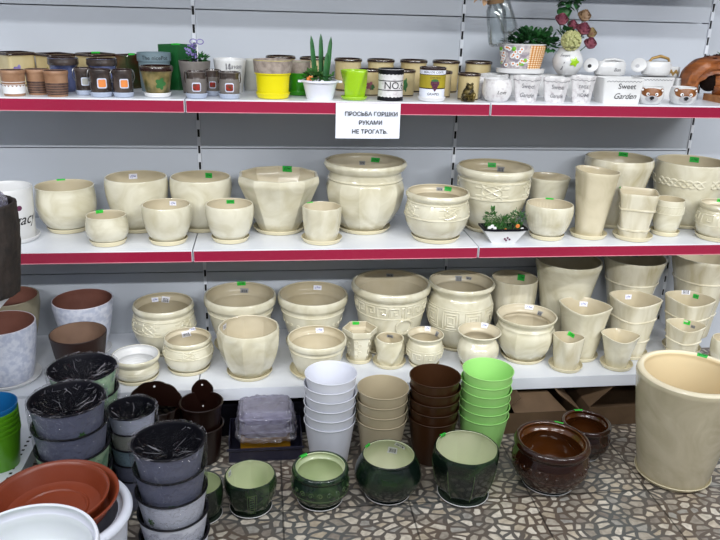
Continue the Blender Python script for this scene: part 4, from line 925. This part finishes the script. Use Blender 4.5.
# cactus bowl
p=sp(.430,-.372,.061,.058,[(.72,0),(.75,.05),(.86,.5),(.97,.86),(1.06,.9),(1.06,.98),(1,1)],'white_plastic','white_plastic','white plastic bowl planter with small lugs holding the cactus',cat='planter',floor=.045)
mb=MB()
for s_ in (-1,1): mb.box((s_*.066-.006,-.012,.054),(s_*.066+.006,.012,.060))
p.part('rim_lug',mb,M['white_plastic']); p.done()
e=empty('cactus',(.430,-.372,S1+.047),'tall artificial cactus with upright green stalks in the white bowl','artificial plant')
mb=MB(); mb.lathe([(0,0),(.05,0),(.05,.006),(0,.012)],32); mb.build('soil',M['soil'],e)
for (x0,x1,h,y) in ((-.014,-.030,.152,.0),(.004,.002,.158,.01),(.018,.034,.150,-.004),(.014,.02,.10,-.016)):
    mb=MB(); k=14; vs=[];fs=[];n=20
    for i in range(k+1):
        t=i/k; r=.0068*(.75+.35*sin(PI*min(1,t*1.1)))*(1 if t<.9 else max(.1,(1-t)*10))
        for j in range(n):
            a=2*PI*j/n; rr=r*(1+.18*cos(5*a)); vs.append((x0+(x1-x0)*t+rr*cos(a),y+rr*sin(a),h*t))
    for i in range(k):
        for j in range(n): fs.append((i*n+j,i*n+(j+1)%n,(i+1)*n+(j+1)%n,(i+1)*n+j))
    fs.append(tuple(k*n+j for j in range(n))); mesh_obj('cactus_stalk',vs,fs,M['cactus'],e)
mb=MB(); foliage((-.026,-.02,.028),(.022,.02,.016),90,.018,mb); foliage((.024,-.02,.024),(.02,.02,.012),40,.015,mb); mb.build('foliage',M['leaf_l'],e,smooth=0)
def flower(mb,c,r,n=7,mi=0):
    for k in range(n):
        a=2*PI*k/n; mb.ball((c[0]+cos(a)*r*.6,c[1]-.002,c[2]+sin(a)*r*.6),(r*.45,.0025,r*.45),6,mi)
    mb.ball((c[0],c[1]-.003,c[2]),r*.3,6,mi)
mb=MB(); flower(mb,(-.034,-.03,.018),.012); mb.build('orange_flower',M['orange'],e)
mb=MB(); flower(mb,(-.016,-.042,.012),.008); flower(mb,(.004,-.044,.010),.008); mb.build('white_flowers',M['white'],e)
# cream cylinders with dark rims
names=('left of and behind the lime pot','behind the gap before the NO pot','between and behind the lettered pots','behind the grapes pot','behind the bronze figurine')
for i,X in enumerate((.553,.673,.795,.917,1.04)):
    decor(X,-.09,.113,.049,f'back row cream cylinder with dark rim, {names[i]}',rimh=.09,group='dark-rimmed cream pots in the back row',fl=[(.3,.5,.02,.02,'grape'),(.45,.4,.014,.02,'pink')] if i in(1,4) else None)
for X,Y,l,fl in ((.612,-.235,'cream dark-rimmed pot with rose print, second row beside lime pot',[(.1,.4,.03,.03,'pink'),(.3,.35,.02,.02,'leaf')]),(.735,-.235,'cream dark-rimmed pot with dark tree print behind the NO pot',[(.15,.45,.016,.05,'leaf')]),(.86,-.26,'cream dark-rimmed pot with green tree print behind the grapes pot',[(.25,.45,.016,.06,'leaf_l')]),(.942,-.33,'cream dark-rimmed pot right of the grapes pot on its own saucer',[(-.1,.5,.02,.03,'kraft')])):
    decor(X,Y,.088,.038,l,rimh=.1,fl=fl)
# lime twisted pot
saucer(.544,-.372,S1,.044,'lime green saucer under the twisted lime pot','lime',.01)
p=sp(.544,-.372,.088,.045,[(.68,0),(.72,.04),(.86,.5),(1,1)],'lime','lime','lime green glazed pot with twisted square facets',z=S1+.0058,shape=poly(5,14,.3,twist=.7,lo=.01)); p.done()
# NO. pot
p=sp(.663,-.382,.102,.042,[(1.0,0),(.99,.1),(.96,.5),(1.0,.9),(1.01,1)],'white_rough','blackp','cream and black cylinder pot lettered NO.6 with dark scalloped borders',rim=M['blackp'])
p.band('scalloped_border',.0+.01,.12,'blackp',edge=lambda an,t:.03*abs(sin(10*an))*t); p.band('scalloped_border',.86,.99,'blackp',edge=lambda an,t:-.03*abs(sin(10*an))*(1-t))
p.band('black_line',.34,.365,'blackp'); p.band('black_line',.63,.655,'blackp'); p.text('NO.6',.38,.49,.032,name='number_lettering'); p.done()
# GRAPES pot
saucer(.804,-.378,S1,.047,'cream saucer under the grapes-lettered pot','saucer_w',.014)
p=sp(.804,-.378,.103,.044,[(.94,0),(.95,.1),(.96,.5),(.98,.9),(1.0,1)],'paper','dkrim','cream label pot with grape bunch and lettering GRAPES',z=S1+.0058,rim=M['dkrim'])
p.band('rim_band',.93,1.0,'dkrim'); p.band('yellow_band',.38,.78,'gold_print'); p.band('dark_line',.35,.38,'dkrim'); p.band('dark_line',.78,.8,'dkrim'); p.band('dark_line',.02,.06,'dkrim')
p.text('GRAPES',.12,.19,.0115,name='fruit_lettering'); p.text('BEAU DE COSTE',.1,.865,.0095,name='rim_lettering'); p.text('CHATEAU',.25,.7,.008,name='small_lettering')
mb=MB()
for r_,row in enumerate((5,5,4,3,2,1)):
    for c_ in range(row): a=p.face+.22+((c_-(row-1)/2)*.0058)/.043; mb.ball(tuple(p.po(a,.56-r_*.05,.0003)),.0034,8)
p.part('grape_bunch',mb,M['grape']); p.patch('vine_leaf',.2,.61,.024,.01,'leaf'); p.done()
# bronze frog figurine
mb=MB(); mb.lathe([(0,0),(.022,0),(.024,.006),(.018,.012),(0,.012)],24)
mb.ball((0,0,.028),(.02,.02,.02),16); mb.ball((0,-.01,.047),(.014,.014,.012),14); mb.ball((-.008,-.012,.058),.005,8); mb.ball((.008,-.012,.058),.005,8)
for s_ in (-1,1): mb.ball((s_*.017,-.006,.02),(.008,.012,.011),10); mb.ball((s_*.014,-.018,.011),(.006,.008,.005),8)
for k in range(14): a=2*PI*k/14; mb.ball((.02*cos(a),.02*sin(a),.014),.0045,6)
o=mb.build('frog_figurine',M['bronze'],loc=(.928,-.385,S1)); tag(o,'small dark bronze frog-like figurine sitting beside white round pots','figurine')
# round white pots
p=sp(.985,-.265,.073,.036,'bowl','white_rough','white_rough','small round white embossed pot half hidden behind the lettered one',n=48); p.done()
p=sp(1.031,-.368,.074,.0455,'bowl','white_rough','white_cer','round white embossed pot with tiny black word on its side',n=56); p.text('Love',.35,.45,.016,shear=.3,name='word_lettering'); p.done()
def sweet(X,Y,R,H,l,lines,scal=True,m='white_rough'):
    p=sp(X,Y,H,R,[(.7,0),(.73,.04),(.86,.55),(1,1)],m,'white_cer',l,shape=poly(4,9,PI/4+.08,lo=.01),n=72,th=.07)
    mb=MB(); p.line(mb,[(2*PI*i/120,.84+.035*abs(sin(8*2*PI*i/120))) for i in range(121)],.0009); p.part('lace_relief',mb,M['gtext'])
    for t,a,zf,sz,sh in lines: p.text(t,a,zf,sz,shear=sh,m='gtext',name='word_lettering')
    p.done()
sweet(1.137,-.362,.0475,.084,'white square tapered pot lettered sweet Garden, leftmost of three',[('Sweet',.12,.64,.021,0),('Garden',.08,.28,.021,.4)])
sweet(1.240,-.364,.0455,.081,'white square tapered pot lettered sweet Garden, middle of three',[('Sweet',.2,.64,.021,0),('Garden',.15,.28,.019,.4)])
sweet(1.335,-.367,.0425,.088,'white square tapered pot with pink-grey words, next to the long white planter',[('SWEET',.15,.62,.015,0),('&',.15,.46,.010,0),('HOME',.15,.3,.017,0)])
def rectplanter(X,Y,w,d,h,l,lines,flare=1.12):
    e=empty('planter',(X,Y,S1),l,'planter'); vs=[];fs=[]
    def rr(w,d,z,n=5,r=.008):
        o=[]
        for cx,cy,a0 in ((w-r,d-r,0),(-w+r,d-r,PI/2),(-w+r,-d+r,PI),(w-r,-d+r,1.5*PI)):
            for i in range(n): a=a0+PI/2*i/(n-1); o.append((cx+r*cos(a),cy+r*sin(a),z))
        return o
    L=[rr(w,d,0),rr(w*flare,d*flare,h),rr(w*flare-.004,d*flare-.004,h),rr(w-.004,d-.004,.006)]; k=20
    for q in L: vs+=q
    for i in range(3):
        for j in range(k): fs.append((i*k+j,i*k+(j+1)%k,(i+1)*k+(j+1)%k,(i+1)*k+j))
    fs.append(tuple(range(k))[::-1]); fs.append(tuple(range(3*k,4*k)))
    mesh_obj('planter_body',vs,fs,M['white_cer'],e,smooth=30)
    mb=MB(); yy=lambda z:-d*(1+(flare-1)*z/h)-.0006
    n=60; mb.tube([(-w*.95+2*w*.95*i/n,yy(h*.85),h*.85+.004*abs(sin(i*.5))) for i in range(n+1)],.0009,5); mb.build('lace_relief',M['gtext'],e)
    for t,x,z,sz,sh in lines:
        v,f=text_geo(t,sz,sh); q=MB(); q.add([(a+x,yy(b+z)-.0004,b+z) for a,b in v],f); q.build('word_lettering',M['text'],e,smooth=0)
rectplanter(1.468,-.355,.066,.04,.085,'long white rectangular planter lettered Sweet Garden',[('Sweet',.012,.058,.026,0),('Garden',.008,.025,.027,.4)])
rectplanter(1.675,-.2,.062,.035,.078,'plain white rectangular planter behind the two bear cups',[])
# second row of white pots carrying the flowered things
i=0
for X,l in ((1.075,'plain white ceramic pot under the left end of the checkered planter'),(1.185,'plain white ceramic pot under the middle of the checkered planter'),(1.29,'plain white ceramic pot behind the middle sweet pot'),(1.395,'plain white ceramic pot under the rose vase'),(1.50,'plain white ceramic pot under the left watering can')):
    p=sp(X,-.185,.075,.05,[(.75,0),(.78,.04),(.88,.5),(1,.96),(1,1)],'white_cer','white_cer',l,shape=poly(4,9,PI/4,lo=.01),th=.08); p.done()
# checkered daisy planter (oval)
e=empty('planter',(1.175,-.17,S1+.0775),'tapered planter with daisy print and orange gingham check','planter')
def oval(name,prof,m,n=72,ax=1,ay=.55,par=None,mi=None):
    vs=[];fs=[]
    for r,z in prof:
        for j in range(n): a=2*PI*j/n; vs.append((r*ax*cos(a),r*ay*sin(a),z))
    for i in range(len(prof)-1):
        for j in range(n): fs.append((i*n+j,i*n+(j+1)%n,(i+1)*n+(j+1)%n,(i+1)*n+j))
    fs.append(tuple(range(n))[::-1]); fs.append(tuple((len(prof)-1)*n+j for j in range(n)))
    return mesh_obj(name,vs,fs,m,par,smooth=40)
oval('tray',[(.08,0),(.088,.004),(.09,.018),(.082,.019),(.07,.012)],M['saucer_w'],par=e)
oval('planter_body',[(.07,.0125),(.072,.02),(.08,.06),(.089,.103),(.09,.105),(.086,.105),(.078,.085)],M['white_cer'],par=e)
def ovalpatch(name,a0,a1,z0,z1,m,off=.0009,k=8,n=24):
    vs=[];fs=[];uv=[]
    for i in range(n+1):
        for j in range(k+1):
            a=a0+(a1-a0)*i/n; t=j/k; z=z0+(z1-z0)*t; r=.0705+(.0895-.0705)*(z-.013)/.09
            vs.append(((r+off)*cos(a),(r*.55+off)*sin(a),z)); uv.append((i/n,t))
    for i in range(n):
        for j in range(k): q=i*(k+1)+j; fs.append((q,q+k+1,q+k+2,q+1))
    return mesh_obj(name,vs,fs,m,e,uvs=uv,smooth=40)
def gingham():
    m=bpy.data.materials.new('orange_gingham'); m.use_nodes=True; nt=m.node_tree; b=nt.nodes['Principled BSDF']; N=nt.nodes.new; L=nt.links.new
    uv=N('ShaderNodeUVMap'); mp=N('ShaderNodeMapping'); mp.inputs['Scale'].default_value=(9,12,1); L(uv.outputs[0],mp.inputs[0]); s=N('ShaderNodeSeparateXYZ'); L(mp.outputs[0],s.inputs[0])
    o=[]
    for i in (0,1):
        f=N('ShaderNodeMath'); f.operation='FRACT'; L(s.outputs[i],f.inputs[0]); g=N('ShaderNodeMath'); g.operation='GREATER_THAN'; g.inputs[1].default_value=.5; L(f.outputs[0],g.inputs[0]); o.append(g)
    a=N('ShaderNodeMath'); a.operation='ADD'; L(o[0].outputs[0],a.inputs[0]); L(o[1].outputs[0],a.inputs[1]); d=N('ShaderNodeMath'); d.operation='MULTIPLY'; d.inputs[1].default_value=.5; L(a.outputs[0],d.inputs[0])
    r=N('ShaderNodeValToRGB'); r.color_ramp.interpolation='CONSTANT'; e_=r.color_ramp.elements; e_[0].color=lin('#ece0cc'); e_[1].position=.4; e_[1].color=lin('#dba45c'); x=e_.new(.8); x.color=lin('#b5662a')
    L(d.outputs[0],r.inputs[0]); L(r.outputs[0],b.inputs['Base Color']); return m
ovalpatch('gingham_panel',-PI*.45,-.05,.02,.1,gingham())
ovalpatch('daisy_panel',-PI+.05,-PI*.45,.02,.1,M['daisy_print'])
mb=MB();mb2=MB();mb3=MB()
for k in range(30):
    a=random.uniform(-PI+.15,-PI*.48); z=random.uniform(.028,.093); r=.0705+.019*(z-.013)/.09+.0014
    c=Vector((r*cos(a),(r*.55+.0008)*sin(a),z)); n_=Vector((cos(a)*.55,sin(a),0)).normalized(); t_=Vector((-n_.y,n_.x,0))
    Q=Matrix((t_,Vector((0,0,1)),n_)).transposed().to_4x4()
    if k%4==3: mb3.lathe([(.0075,0),(.0065,.0006),(0,.0012)],8,0,c,Q)
    else:
        for q in range(7): b_=2*PI*q/7; mb.lathe([(.0034,0),(0,.0008)],6,0,c+t_*cos(b_)*.0055+Vector((0,0,1))*sin(b_)*.0055,Q)
        mb2.lathe([(.0035,.0006),(0,.0018)],8,0,c,Q)
mb.build('daisy_petals',M['white'],e); mb2.build('daisy_centres',M['orange'],e); mb3.build('print_leaves',M['green_print'],e)
e=empty('ivy_plant',(1.185,-.165,S1+.165),'dark green artificial leafy plant in the checkered planter','artificial plant')
mb=MB(); foliage((.03,.0,.035),(.08,.035,.03),330,.024,mb); foliage((-.02,.0,.02),(.06,.03,.02),120,.02,mb); foliage((.085,-.01,.015),(.03,.02,.02),60,.022,mb); mb.build('foliage',M['leaf'],e,smooth=0)
# vase with roses
p=Pot('vase',(1.343,-.19,S1+.0775),.038,.094,[(.7,0),(.9,.06),(1.25,.25),(1.42,.5),(1.3,.72),(1.05,.88),(1,.95),(1.05,1)],M['white_cer'],M['white_cer'],None,.1,label='round white vase with script and a green flower tag',cat='vase')
p.text('Sweet',-.25,.74,.014,shear=.4,m='gtext',name='script_lettering'); p.text('J',-.35,.38,.03,shear=.4,m='gtext',name='script_lettering')
p.patch('flower_tag',.45,.52,.036,.034,'lime',off=.003,shape=lambda an:.8+.2*cos(5*an)); p.done()
e=empty('rose_bouquet',(1.343,-.195,S1+.150),'artificial bouquet of pink roses, pale green hydrangea and leaves in the white vase','artificial flowers')
def rose(c,r,m,name='rose'):
    mb=MB(); c=Vector(c)
    for k in range(16):
        a=k*2.4; q=.18+.82*(k/15)**.8; tilt=.25+.8*(k/15)
        vs=[];fs=[]
        for i in range(5):
            for j in range(5):
                u=(i/4-.5)*1.5; v=j/4
                ang=a+u*(1.1-.4*k/15); rad=r*q*.82*(.35+.65*sin(v*PI*.6)*(.8+.2*tilt)); zz=r*(1.05-.45*k/15)*(v)*1.25-r*.55+(-.1*r*(v>.9)*k/15)
                vs.append(c+Vector((rad*cos(ang),rad*sin(ang),zz)))
        for i in range(4):
            for j in range(4): z_=i*5+j; fs.append((z_,z_+5,z_+6,z_+1))
        mb.add(vs,fs)
    mb.v=[tuple(c+Matrix.Rotation(.55,3,'X')@(Vector(v)-c)) for v in mb.v]
    o=mb.build(name,m,e,smooth=70); return o
for c,r,m in (((-.05,-.02,.118),.032,'pink'),((.034,-.02,.088),.034,'pink'),((.062,-.03,.04),.031,'pink'),((.068,-.01,.075),.028,'rose_g'),((.036,-.01,.132),.032,'peach'),((.0,-.0,.10),.026,'pink')): rose(c,r,M[m])
mb=MB()
mb.ball((-.010,-.03,.048),.029,16)
for k in range(240):
    d=Vector((random.gauss(0,1),random.gauss(0,1),random.gauss(0,1))).normalized(); c=Vector((-.010,-.03,.048))+d*.032; mb.ball(tuple(c),(.0055,.0055,.0055),6)
mb.build('hydrangea',M['hydr'],e)
mb=MB(); foliage((-.02,.0,.185),(.032,.02,.035),110,.032,mb,asp=.5); foliage((0,.01,.06),(.04,.02,.03),60,.024,mb); mb.build('leaves',M['leaf'],e,smooth=0)
mb=MB()
for x,z in ((-.05,.11),(.034,.08),(.06,.03),(.036,.12),(-.02,.18),(-.01,.03)): mb.tube([(0,0,-.07),(x*.35,0,-.005),(x,0,z)],.0016,5)
mb.build('stems',M['leaf'],e)
# watering cans
def can(X,Y,z,l,w,gold,txt):
    e=empty('watering_can',(X,Y,z),l,'watering can')
    mb=MB(); mb.lathe([(0,0),(.045,0),(.05,.004),(.052,.02),(.050,.045),(.046,.05),(.043,.048),(.045,.02),(.04,.006),(0,.006)],40,0,(0,0,0),Matrix.Diagonal((w,.7,1,1)))
    mb.build('can_body',M['white_cer'],e)
    mb=MB(); A=Vector((-.045*w,0,.018)); B=Vector((-.045*w-.028,-.012,.034)); mb.tube([A,(A+B)/2,B],[.010,.009,.010],16); mb.build('spout',M['white_cer'],e)
    d=(B-A).normalized()+Vector((0,-.9,.15)); d.normalize(); Q=d.to_track_quat('Z','Y').to_matrix().to_4x4()
    mb=MB(); mb.lathe([(0,-.012),(.012,-.012),(.026,.002),(.027,.006),(.024,.008),(0,.007)],28,0,B,Q); mb.build('sprinkler_head',M['white_cer'],e)
    mb=MB(); mb.lathe([(0,.0075),(.007,.0079),(.0065,.0085),(0,.0085)],16,0,B+Vector((-.004,0,-.004)),Q); mb.build('sprinkler_hole',M['text'] if not gold else M['muz'],e)
    mb=MB(); mb.tube([(-.03*w,0,.046),(-.02*w,0,.054 if not gold else .06),(.01*w,0,.057 if not gold else .068),(.04*w,0,.052 if not gold else .06),(.052*w,0,.035)],[.004,.005,.006,.005,.004],12); mb.build('handle',M['gold'] if gold else M['white_cer'],e)
    if txt:
        v,f=text_geo(txt,.017,.3); q=MB(); q.add([(a+.012,-math.sqrt(max(0,1-((a+.012)/(.052*w))**2))*.052*.7-.0012,b+.022) for a,b in v],f); q.build('word_lettering',M['gtext'],e,smooth=0)
can(1.515,-.175,S1+.0775,'white ceramic watering can planter lying above the long lettered planter',1.15,False,'Bon')
can(1.69,-.185,S1+.0815,'white ceramic watering can with gold-edged handle above the bear cups',1.05,True,None)
mb=MB(); mb.box((-.018,-.016,0),(.018,.016,.034)); o=mb.build('ceramic_box',M['white_cer'],loc=(1.772,-.17,S1)) ; o.location.z=S1+.0795
bpy.data.objects.remove(o)
p=sp(1.765,-.185,.034,.018,straight,'white_cer','white_cer','little white cup with gold pattern right of the gold-handled can',z=S1+.0787,shape=poly(4,12,PI/4,lo=.01),name='small_cup',cat='cup'); p.band('gold_pattern',.2,.6,'gold',edge=lambda an,t:.15*sin(6*an)); p.done()
# the cup above stands on a support box behind
rectplanter(1.795,-.205,.042,.036,.0775,'white rectangular planter partly hidden by the right bear cup',[])
# bear cups
def bear(X,Y,R,l,rot=0):
    p=sp(X,Y,.058,R,[(.7,0),(.86,.08),(1.05,.35),(1.1,.55),(1.05,.8),(1.0,1)],'white_cer','white_cer',l,name='bear_cup',cat='cup',n=48,th=.08)
    a=.12+rot; H=p.H
    p.patch('brown_mask',a,.7,R*1.95,H*.56,'bearb',shape=lambda an:1 if sin(an)>0 else .85+.15*abs(cos(an)))
    for s_ in (-1,1):
        p.patch('ear',a+s_*.78,.84,R*.42,R*.36,'bearb',off=.003); p.patch('inner_ear',a+s_*.78,.84,R*.22,R*.18,'white',off=.0045)
        p.patch('eye',a+s_*.33,.62,R*.26,R*.26,'white',off=.0016); p.patch('pupil',a+s_*.30,.61,R*.12,R*.13,'text',off=.0022)
    p.patch('muzzle',a,.36,R*1.05,H*.38,'muz',off=.002); p.patch('nose',a,.43,R*.36,R*.26,'text',off=.003)
    mb=MB(); 
    for s_ in (-1,1): p.line(mb,[(p.face+a+s_*.02*k,.34-.02*k+.003*k*k) for k in range(6)],.0008,.0025)
    p.part('mouth_line',mb,M['text']); p.done()
bear(1.578,-.383,.0395,'small white cup with brown animal face, right of the long planter')
bear(1.697,-.383,.041,'small white cup with brown animal face, beside the wood carving',.15)
# wood carving
e=empty('wood_carving',(1.868,-.26,S1),'carved brown wood sculpture shaped like a hollow curled trunk on a block','wood sculpture')
vs=[];fs=[];n=26;k=44
for i in range(k+1):
    t=i/k; a=PI*1.18-PI*1.25*t; cx=-.005+.078*cos(a); cz=.062+.06*sin(a); w=.022+.012*sin(PI*t)+.006*t
    for j in range(n):
        b=2*PI*j/n; g=1+.10*sin(9*b+6*t)+.18*noise.noise(Vector((cos(b)*2,sin(b)*2,t*9)))
        rr=w*g; vs.append((cx+rr*cos(b)*cos(a),rr*sin(b)*1.5,cz+rr*cos(b)*sin(a)))
for i in range(k):
    for j in range(n): fs.append((i*n+j,(i+1)*n+j,(i+1)*n+(j+1)%n,i*n+(j+1)%n))
fs.append(tuple(range(n))); fs.append(tuple(k*n+j for j in range(n))[::-1])
vs=[(x,y,max(z,.001)) for x,y,z in vs]
mesh_obj('curled_trunk',vs,fs,M['wood'],e,smooth=60)
mb=MB(); mb.ball((.05,-.02,.07),(.065,.045,.055),40)
vv=[]
for x,y,z in mb.v:
    d=noise.noise(Vector((x*14,y*30,z*60)))*.016+.007*sin(z*180+x*60); vv.append((x+d*.6,y-d,max(.024,z+d*.4)))
mb.v=vv; mb.build('rooted_bark',M['wood'],e,smooth=60)
mb=MB(); mb.ball((.085,-.052,.04),(.05,.02,.016),24); mb.v=[(x,y-.004*sin(x*200),z+.004*noise.noise(Vector((x*40,y*40,z*40)))) for x,y,z in mb.v]; mb.build('carved_leaf',M['wood'],e,smooth=60)
mb=MB(); mb.ball((-.012,-.012,.070),(.036,.03,.036),24); mb.build('hollow_shade',M['wood_shade'],e)  # solid near-black ball; the shade inside the hollow is its colour
mb=MB(); mb.box((-.0,-.095,0),(.11,.03,.024)); mb.build('block_base',M['wood_b'],e,smooth=0)
e=empty('succulent_plant',(1.90,-.25,S1+.135),'dark purple and green leafy artificial plant on the wood carving','artificial plant')
mb=MB(); foliage((0,0,.006),(.06,.03,.012),130,.02,mb); mb.build('purple_leaves',mat('purple_leaf','#3a2026',.6),e,smooth=0)
mb=MB(); foliage((-.0,-.01,.02),(.012,.01,.01),14,.022,mb,asp=.5); mb.build('green_leaves',M['leaf'],e,smooth=0)
# hanging glass vases
def tube_vase(x0,x1,ztop,zbot,r,y,l):
    e=empty('hanging_vase',(x0,y,ztop),l,'glass vase','glass test-tube vases hanging above the shelf')
    ax=Vector((x1-x0,0,zbot-ztop)); L=ax.length; Q=(-ax).to_track_quat('Z','Y').to_matrix().to_4x4(); o=Vector((x1-x0,0,zbot-ztop))
    mb=MB(); mb.lathe([(0,.0),(r*.6,.001),(r*.92,.008),(r,.02),(r,L-.02),(r*.8,L-.006),(r*.7,L),(r*.62,L),(r*.72,L-.008),(r-.003,L-.022),(r-.003,.022),(r*.85,.012),(r*.5,.006),(0,.006)],36,0,o,Q); mb.build('glass_tube',M['glass'],e)
    mb=MB(); mb.lathe([(0,L+.0005),(r*.85,L+.0005),(r*.85,L+.014),(0,L+.014)],24,0,o,Q); mb.build('cap',M['cardboard_d'],e)
    t=Q@Vector((0,0,L+.014))+o
    mb=MB(); mb.tube([t,Vector((t.x*.5,0,.08)),Vector((0,.0,1.6509-ztop))],.0015,6); mb.build('cord',M['tb'],e)
tube_vase(1.022,1.044,1.503,1.366,.033,-.3,'straight clear glass tube vase hanging by a cord over the shelf')
tube_vase(1.045,1.098,1.528,1.408,.030,-.26,'tilted clear glass tube vase hanging behind the straight one')
mb=MB(); foliage((0,0,0),(.03,.012,.008),30,.022,mb,asp=.4); o=mb.build('dried_flower',M['peach'],loc=(.985,-.3,1.523),smooth=0); tag(o,'peach dried flower hanging at the mouth of the glass tubes','dried flower')
mb=MB(); mb.tube([(0,0,0),(.01,.0,.06),(.012,0,1.6509-1.523)],.001,5); q=mb.build('cord',M['tb'],o)
# little black/white planter with grass on middle shelf
e=empty('planter',(1.098,-.368,S2),'little white trapezoid planter with dark top and small printed motif','planter')
vs=[];fs=[]
L=[(.043,.024,0),(.078,.036,.05),(.081,.039,.051),(.081,.039,.058),(.076,.034,.058),(.07,.03,.045)]
for w,d,z in L:
    for sx,sy in ((-1,-1),(-.55,-1.25),(.55,-1.25),(1,-1),(1,1),(-1,1)): vs.append((sx*w,sy*d,z))
k=6
for i in range(len(L)-1):
    for j in range(k): fs.append((i*k+j,i*k+(j+1)%k,(i+1)*k+(j+1)%k,(i+1)*k+j))
fs.append(tuple(range(k))[::-1]); fs.append(tuple((len(L)-1)*k+j for j in range(k)))
fm=[0]*k+[1]*(4*k)+[0,2]
mesh_obj('planter_body',vs,fs,[M['white_cer'],M['blackp'],M['soil']],e,fm,smooth=20)
mb=MB()
for x,z in ((-.006,.024),(.004,.028),(.012,.022),(.0,.018)): mb.lathe([(.004,0),(0,.0006)],8,0,(x,-.045-.0012+ -.000-(z)*.3+.003,z),Matrix.Rotation(PI/2,4,'X'))
mb.build('printed_motif',M['grape'],e)
e=empty('grass_plant',(1.098,-.368,S2+.046),'tiny artificial greenery with white and orange flowers in the trapezoid planter','artificial plant')
mb=MB()
for k in range(60):
    x=random.uniform(-.06,.065); a=random.uniform(-.7,.7); h=random.uniform(.03,.06); n_=3
    pts=[(x+sin(a)*h*t,random.uniform(-.002,.002),h*t) for t in (0,.5,1)]
    mb.tube(pts,[.0012,.001,.0004],4)
foliage((-.045,0,.045),(.03,.015,.03),75,.015,mb,asp=.3); foliage((.055,0,.042),(.028,.015,.028),75,.015,mb,asp=.3); foliage((.0,-.005,.03),(.035,.015,.018),70,.016,mb,asp=.32)
mb.build('foliage',M['leaf_l'],e,smooth=0)
mb=MB()
for x,z in ((-.06,.014),(-.04,.012),(.062,.008),(-.05,.02)): flower(mb,(x,-.03,z),.007)
mb.build('white_flowers',M['white'],e)
mb=MB(); flower(mb,(.044,-.03,.02),.008); flower(mb,(.0,-.03,.006),.006); mb.build('orange_flowers',M['orange'],e)

# ------------------------------------------------------------------ light, world, camera
def area(name,loc,size,sy,power,col=(1,1,1),target=None):
    l=bpy.data.lights.new(name,'AREA'); l.shape='RECTANGLE'; l.size=size; l.size_y=sy; l.energy=power; l.color=col
    o=bpy.data.objects.new(name,l); C.objects.link(o); o.location=loc
    if target is not None: o.rotation_euler=(Vector(target)-Vector(loc)).to_track_quat('-Z','Y').to_euler()
    return o
for x in (-1.7,.1,1.9,3.4):
    area('ceiling_light',(x,-2.7,2.95),1.2,.15,34,(.97,.985,1))
    area('ceiling_light',(x,-4.7,2.95),1.2,.15,120,(.97,.985,1))
w=bpy.data.worlds.new('w'); SC.world=w; w.use_nodes=True; nt=w.node_tree; bg=nt.nodes['Background']
tc=nt.nodes.new('ShaderNodeTexCoord'); sx=nt.nodes.new('ShaderNodeSeparateXYZ'); rp=nt.nodes.new('ShaderNodeValToRGB'); ma=nt.nodes.new('ShaderNodeMath'); ma.operation='MULTIPLY_ADD'; ma.inputs[1].default_value=.5; ma.inputs[2].default_value=.5
nt.links.new(tc.outputs['Generated'],sx.inputs[0]); nt.links.new(sx.outputs[2],ma.inputs[0]); nt.links.new(ma.outputs[0],rp.inputs[0]); nt.links.new(rp.outputs[0],bg.inputs[0])
e_=rp.color_ramp.elements; e_[0].position=.0; e_[0].color=(.05,.05,.055,1); e_[1].position=1; e_[1].color=(.62,.65,.7,1)
for p_,c_ in ((.5,(.07,.075,.08,1)),(.62,(.28,.3,.33,1)),(.75,(.5,.53,.57,1))): x=e_.new(p_); x.color=c_
bg.inputs[1].default_value=1.0
cd=bpy.data.cameras.new('camera'); cam=bpy.data.objects.new('camera',cd); C.objects.link(cam); SC.camera=cam
cd.sensor_width=36; cd.sensor_fit='HORIZONTAL'; cd.lens=36*733.24/720; cd.clip_start=.05
yaw,pitch,roll=.134,.3413,.0289
fw=Vector((sin(yaw)*cos(pitch),cos(yaw)*cos(pitch),-sin(pitch))); rt=Vector((cos(yaw),-sin(yaw),0)); up=rt.cross(fw)
r2=cos(roll)*rt+sin(roll)*up; u2=-sin(roll)*rt+cos(roll)*up
cam.matrix_world=Matrix((( r2.x,u2.x,-fw.x,CAM.x),(r2.y,u2.y,-fw.y,CAM.y),(r2.z,u2.z,-fw.z,CAM.z),(0,0,0,1)))
SC.view_settings.view_transform='Standard'; SC.view_settings.look='None'; SC.view_settings.gamma=1; SC.view_settings.use_curve_mapping=False
SC.view_settings.exposure=0.0
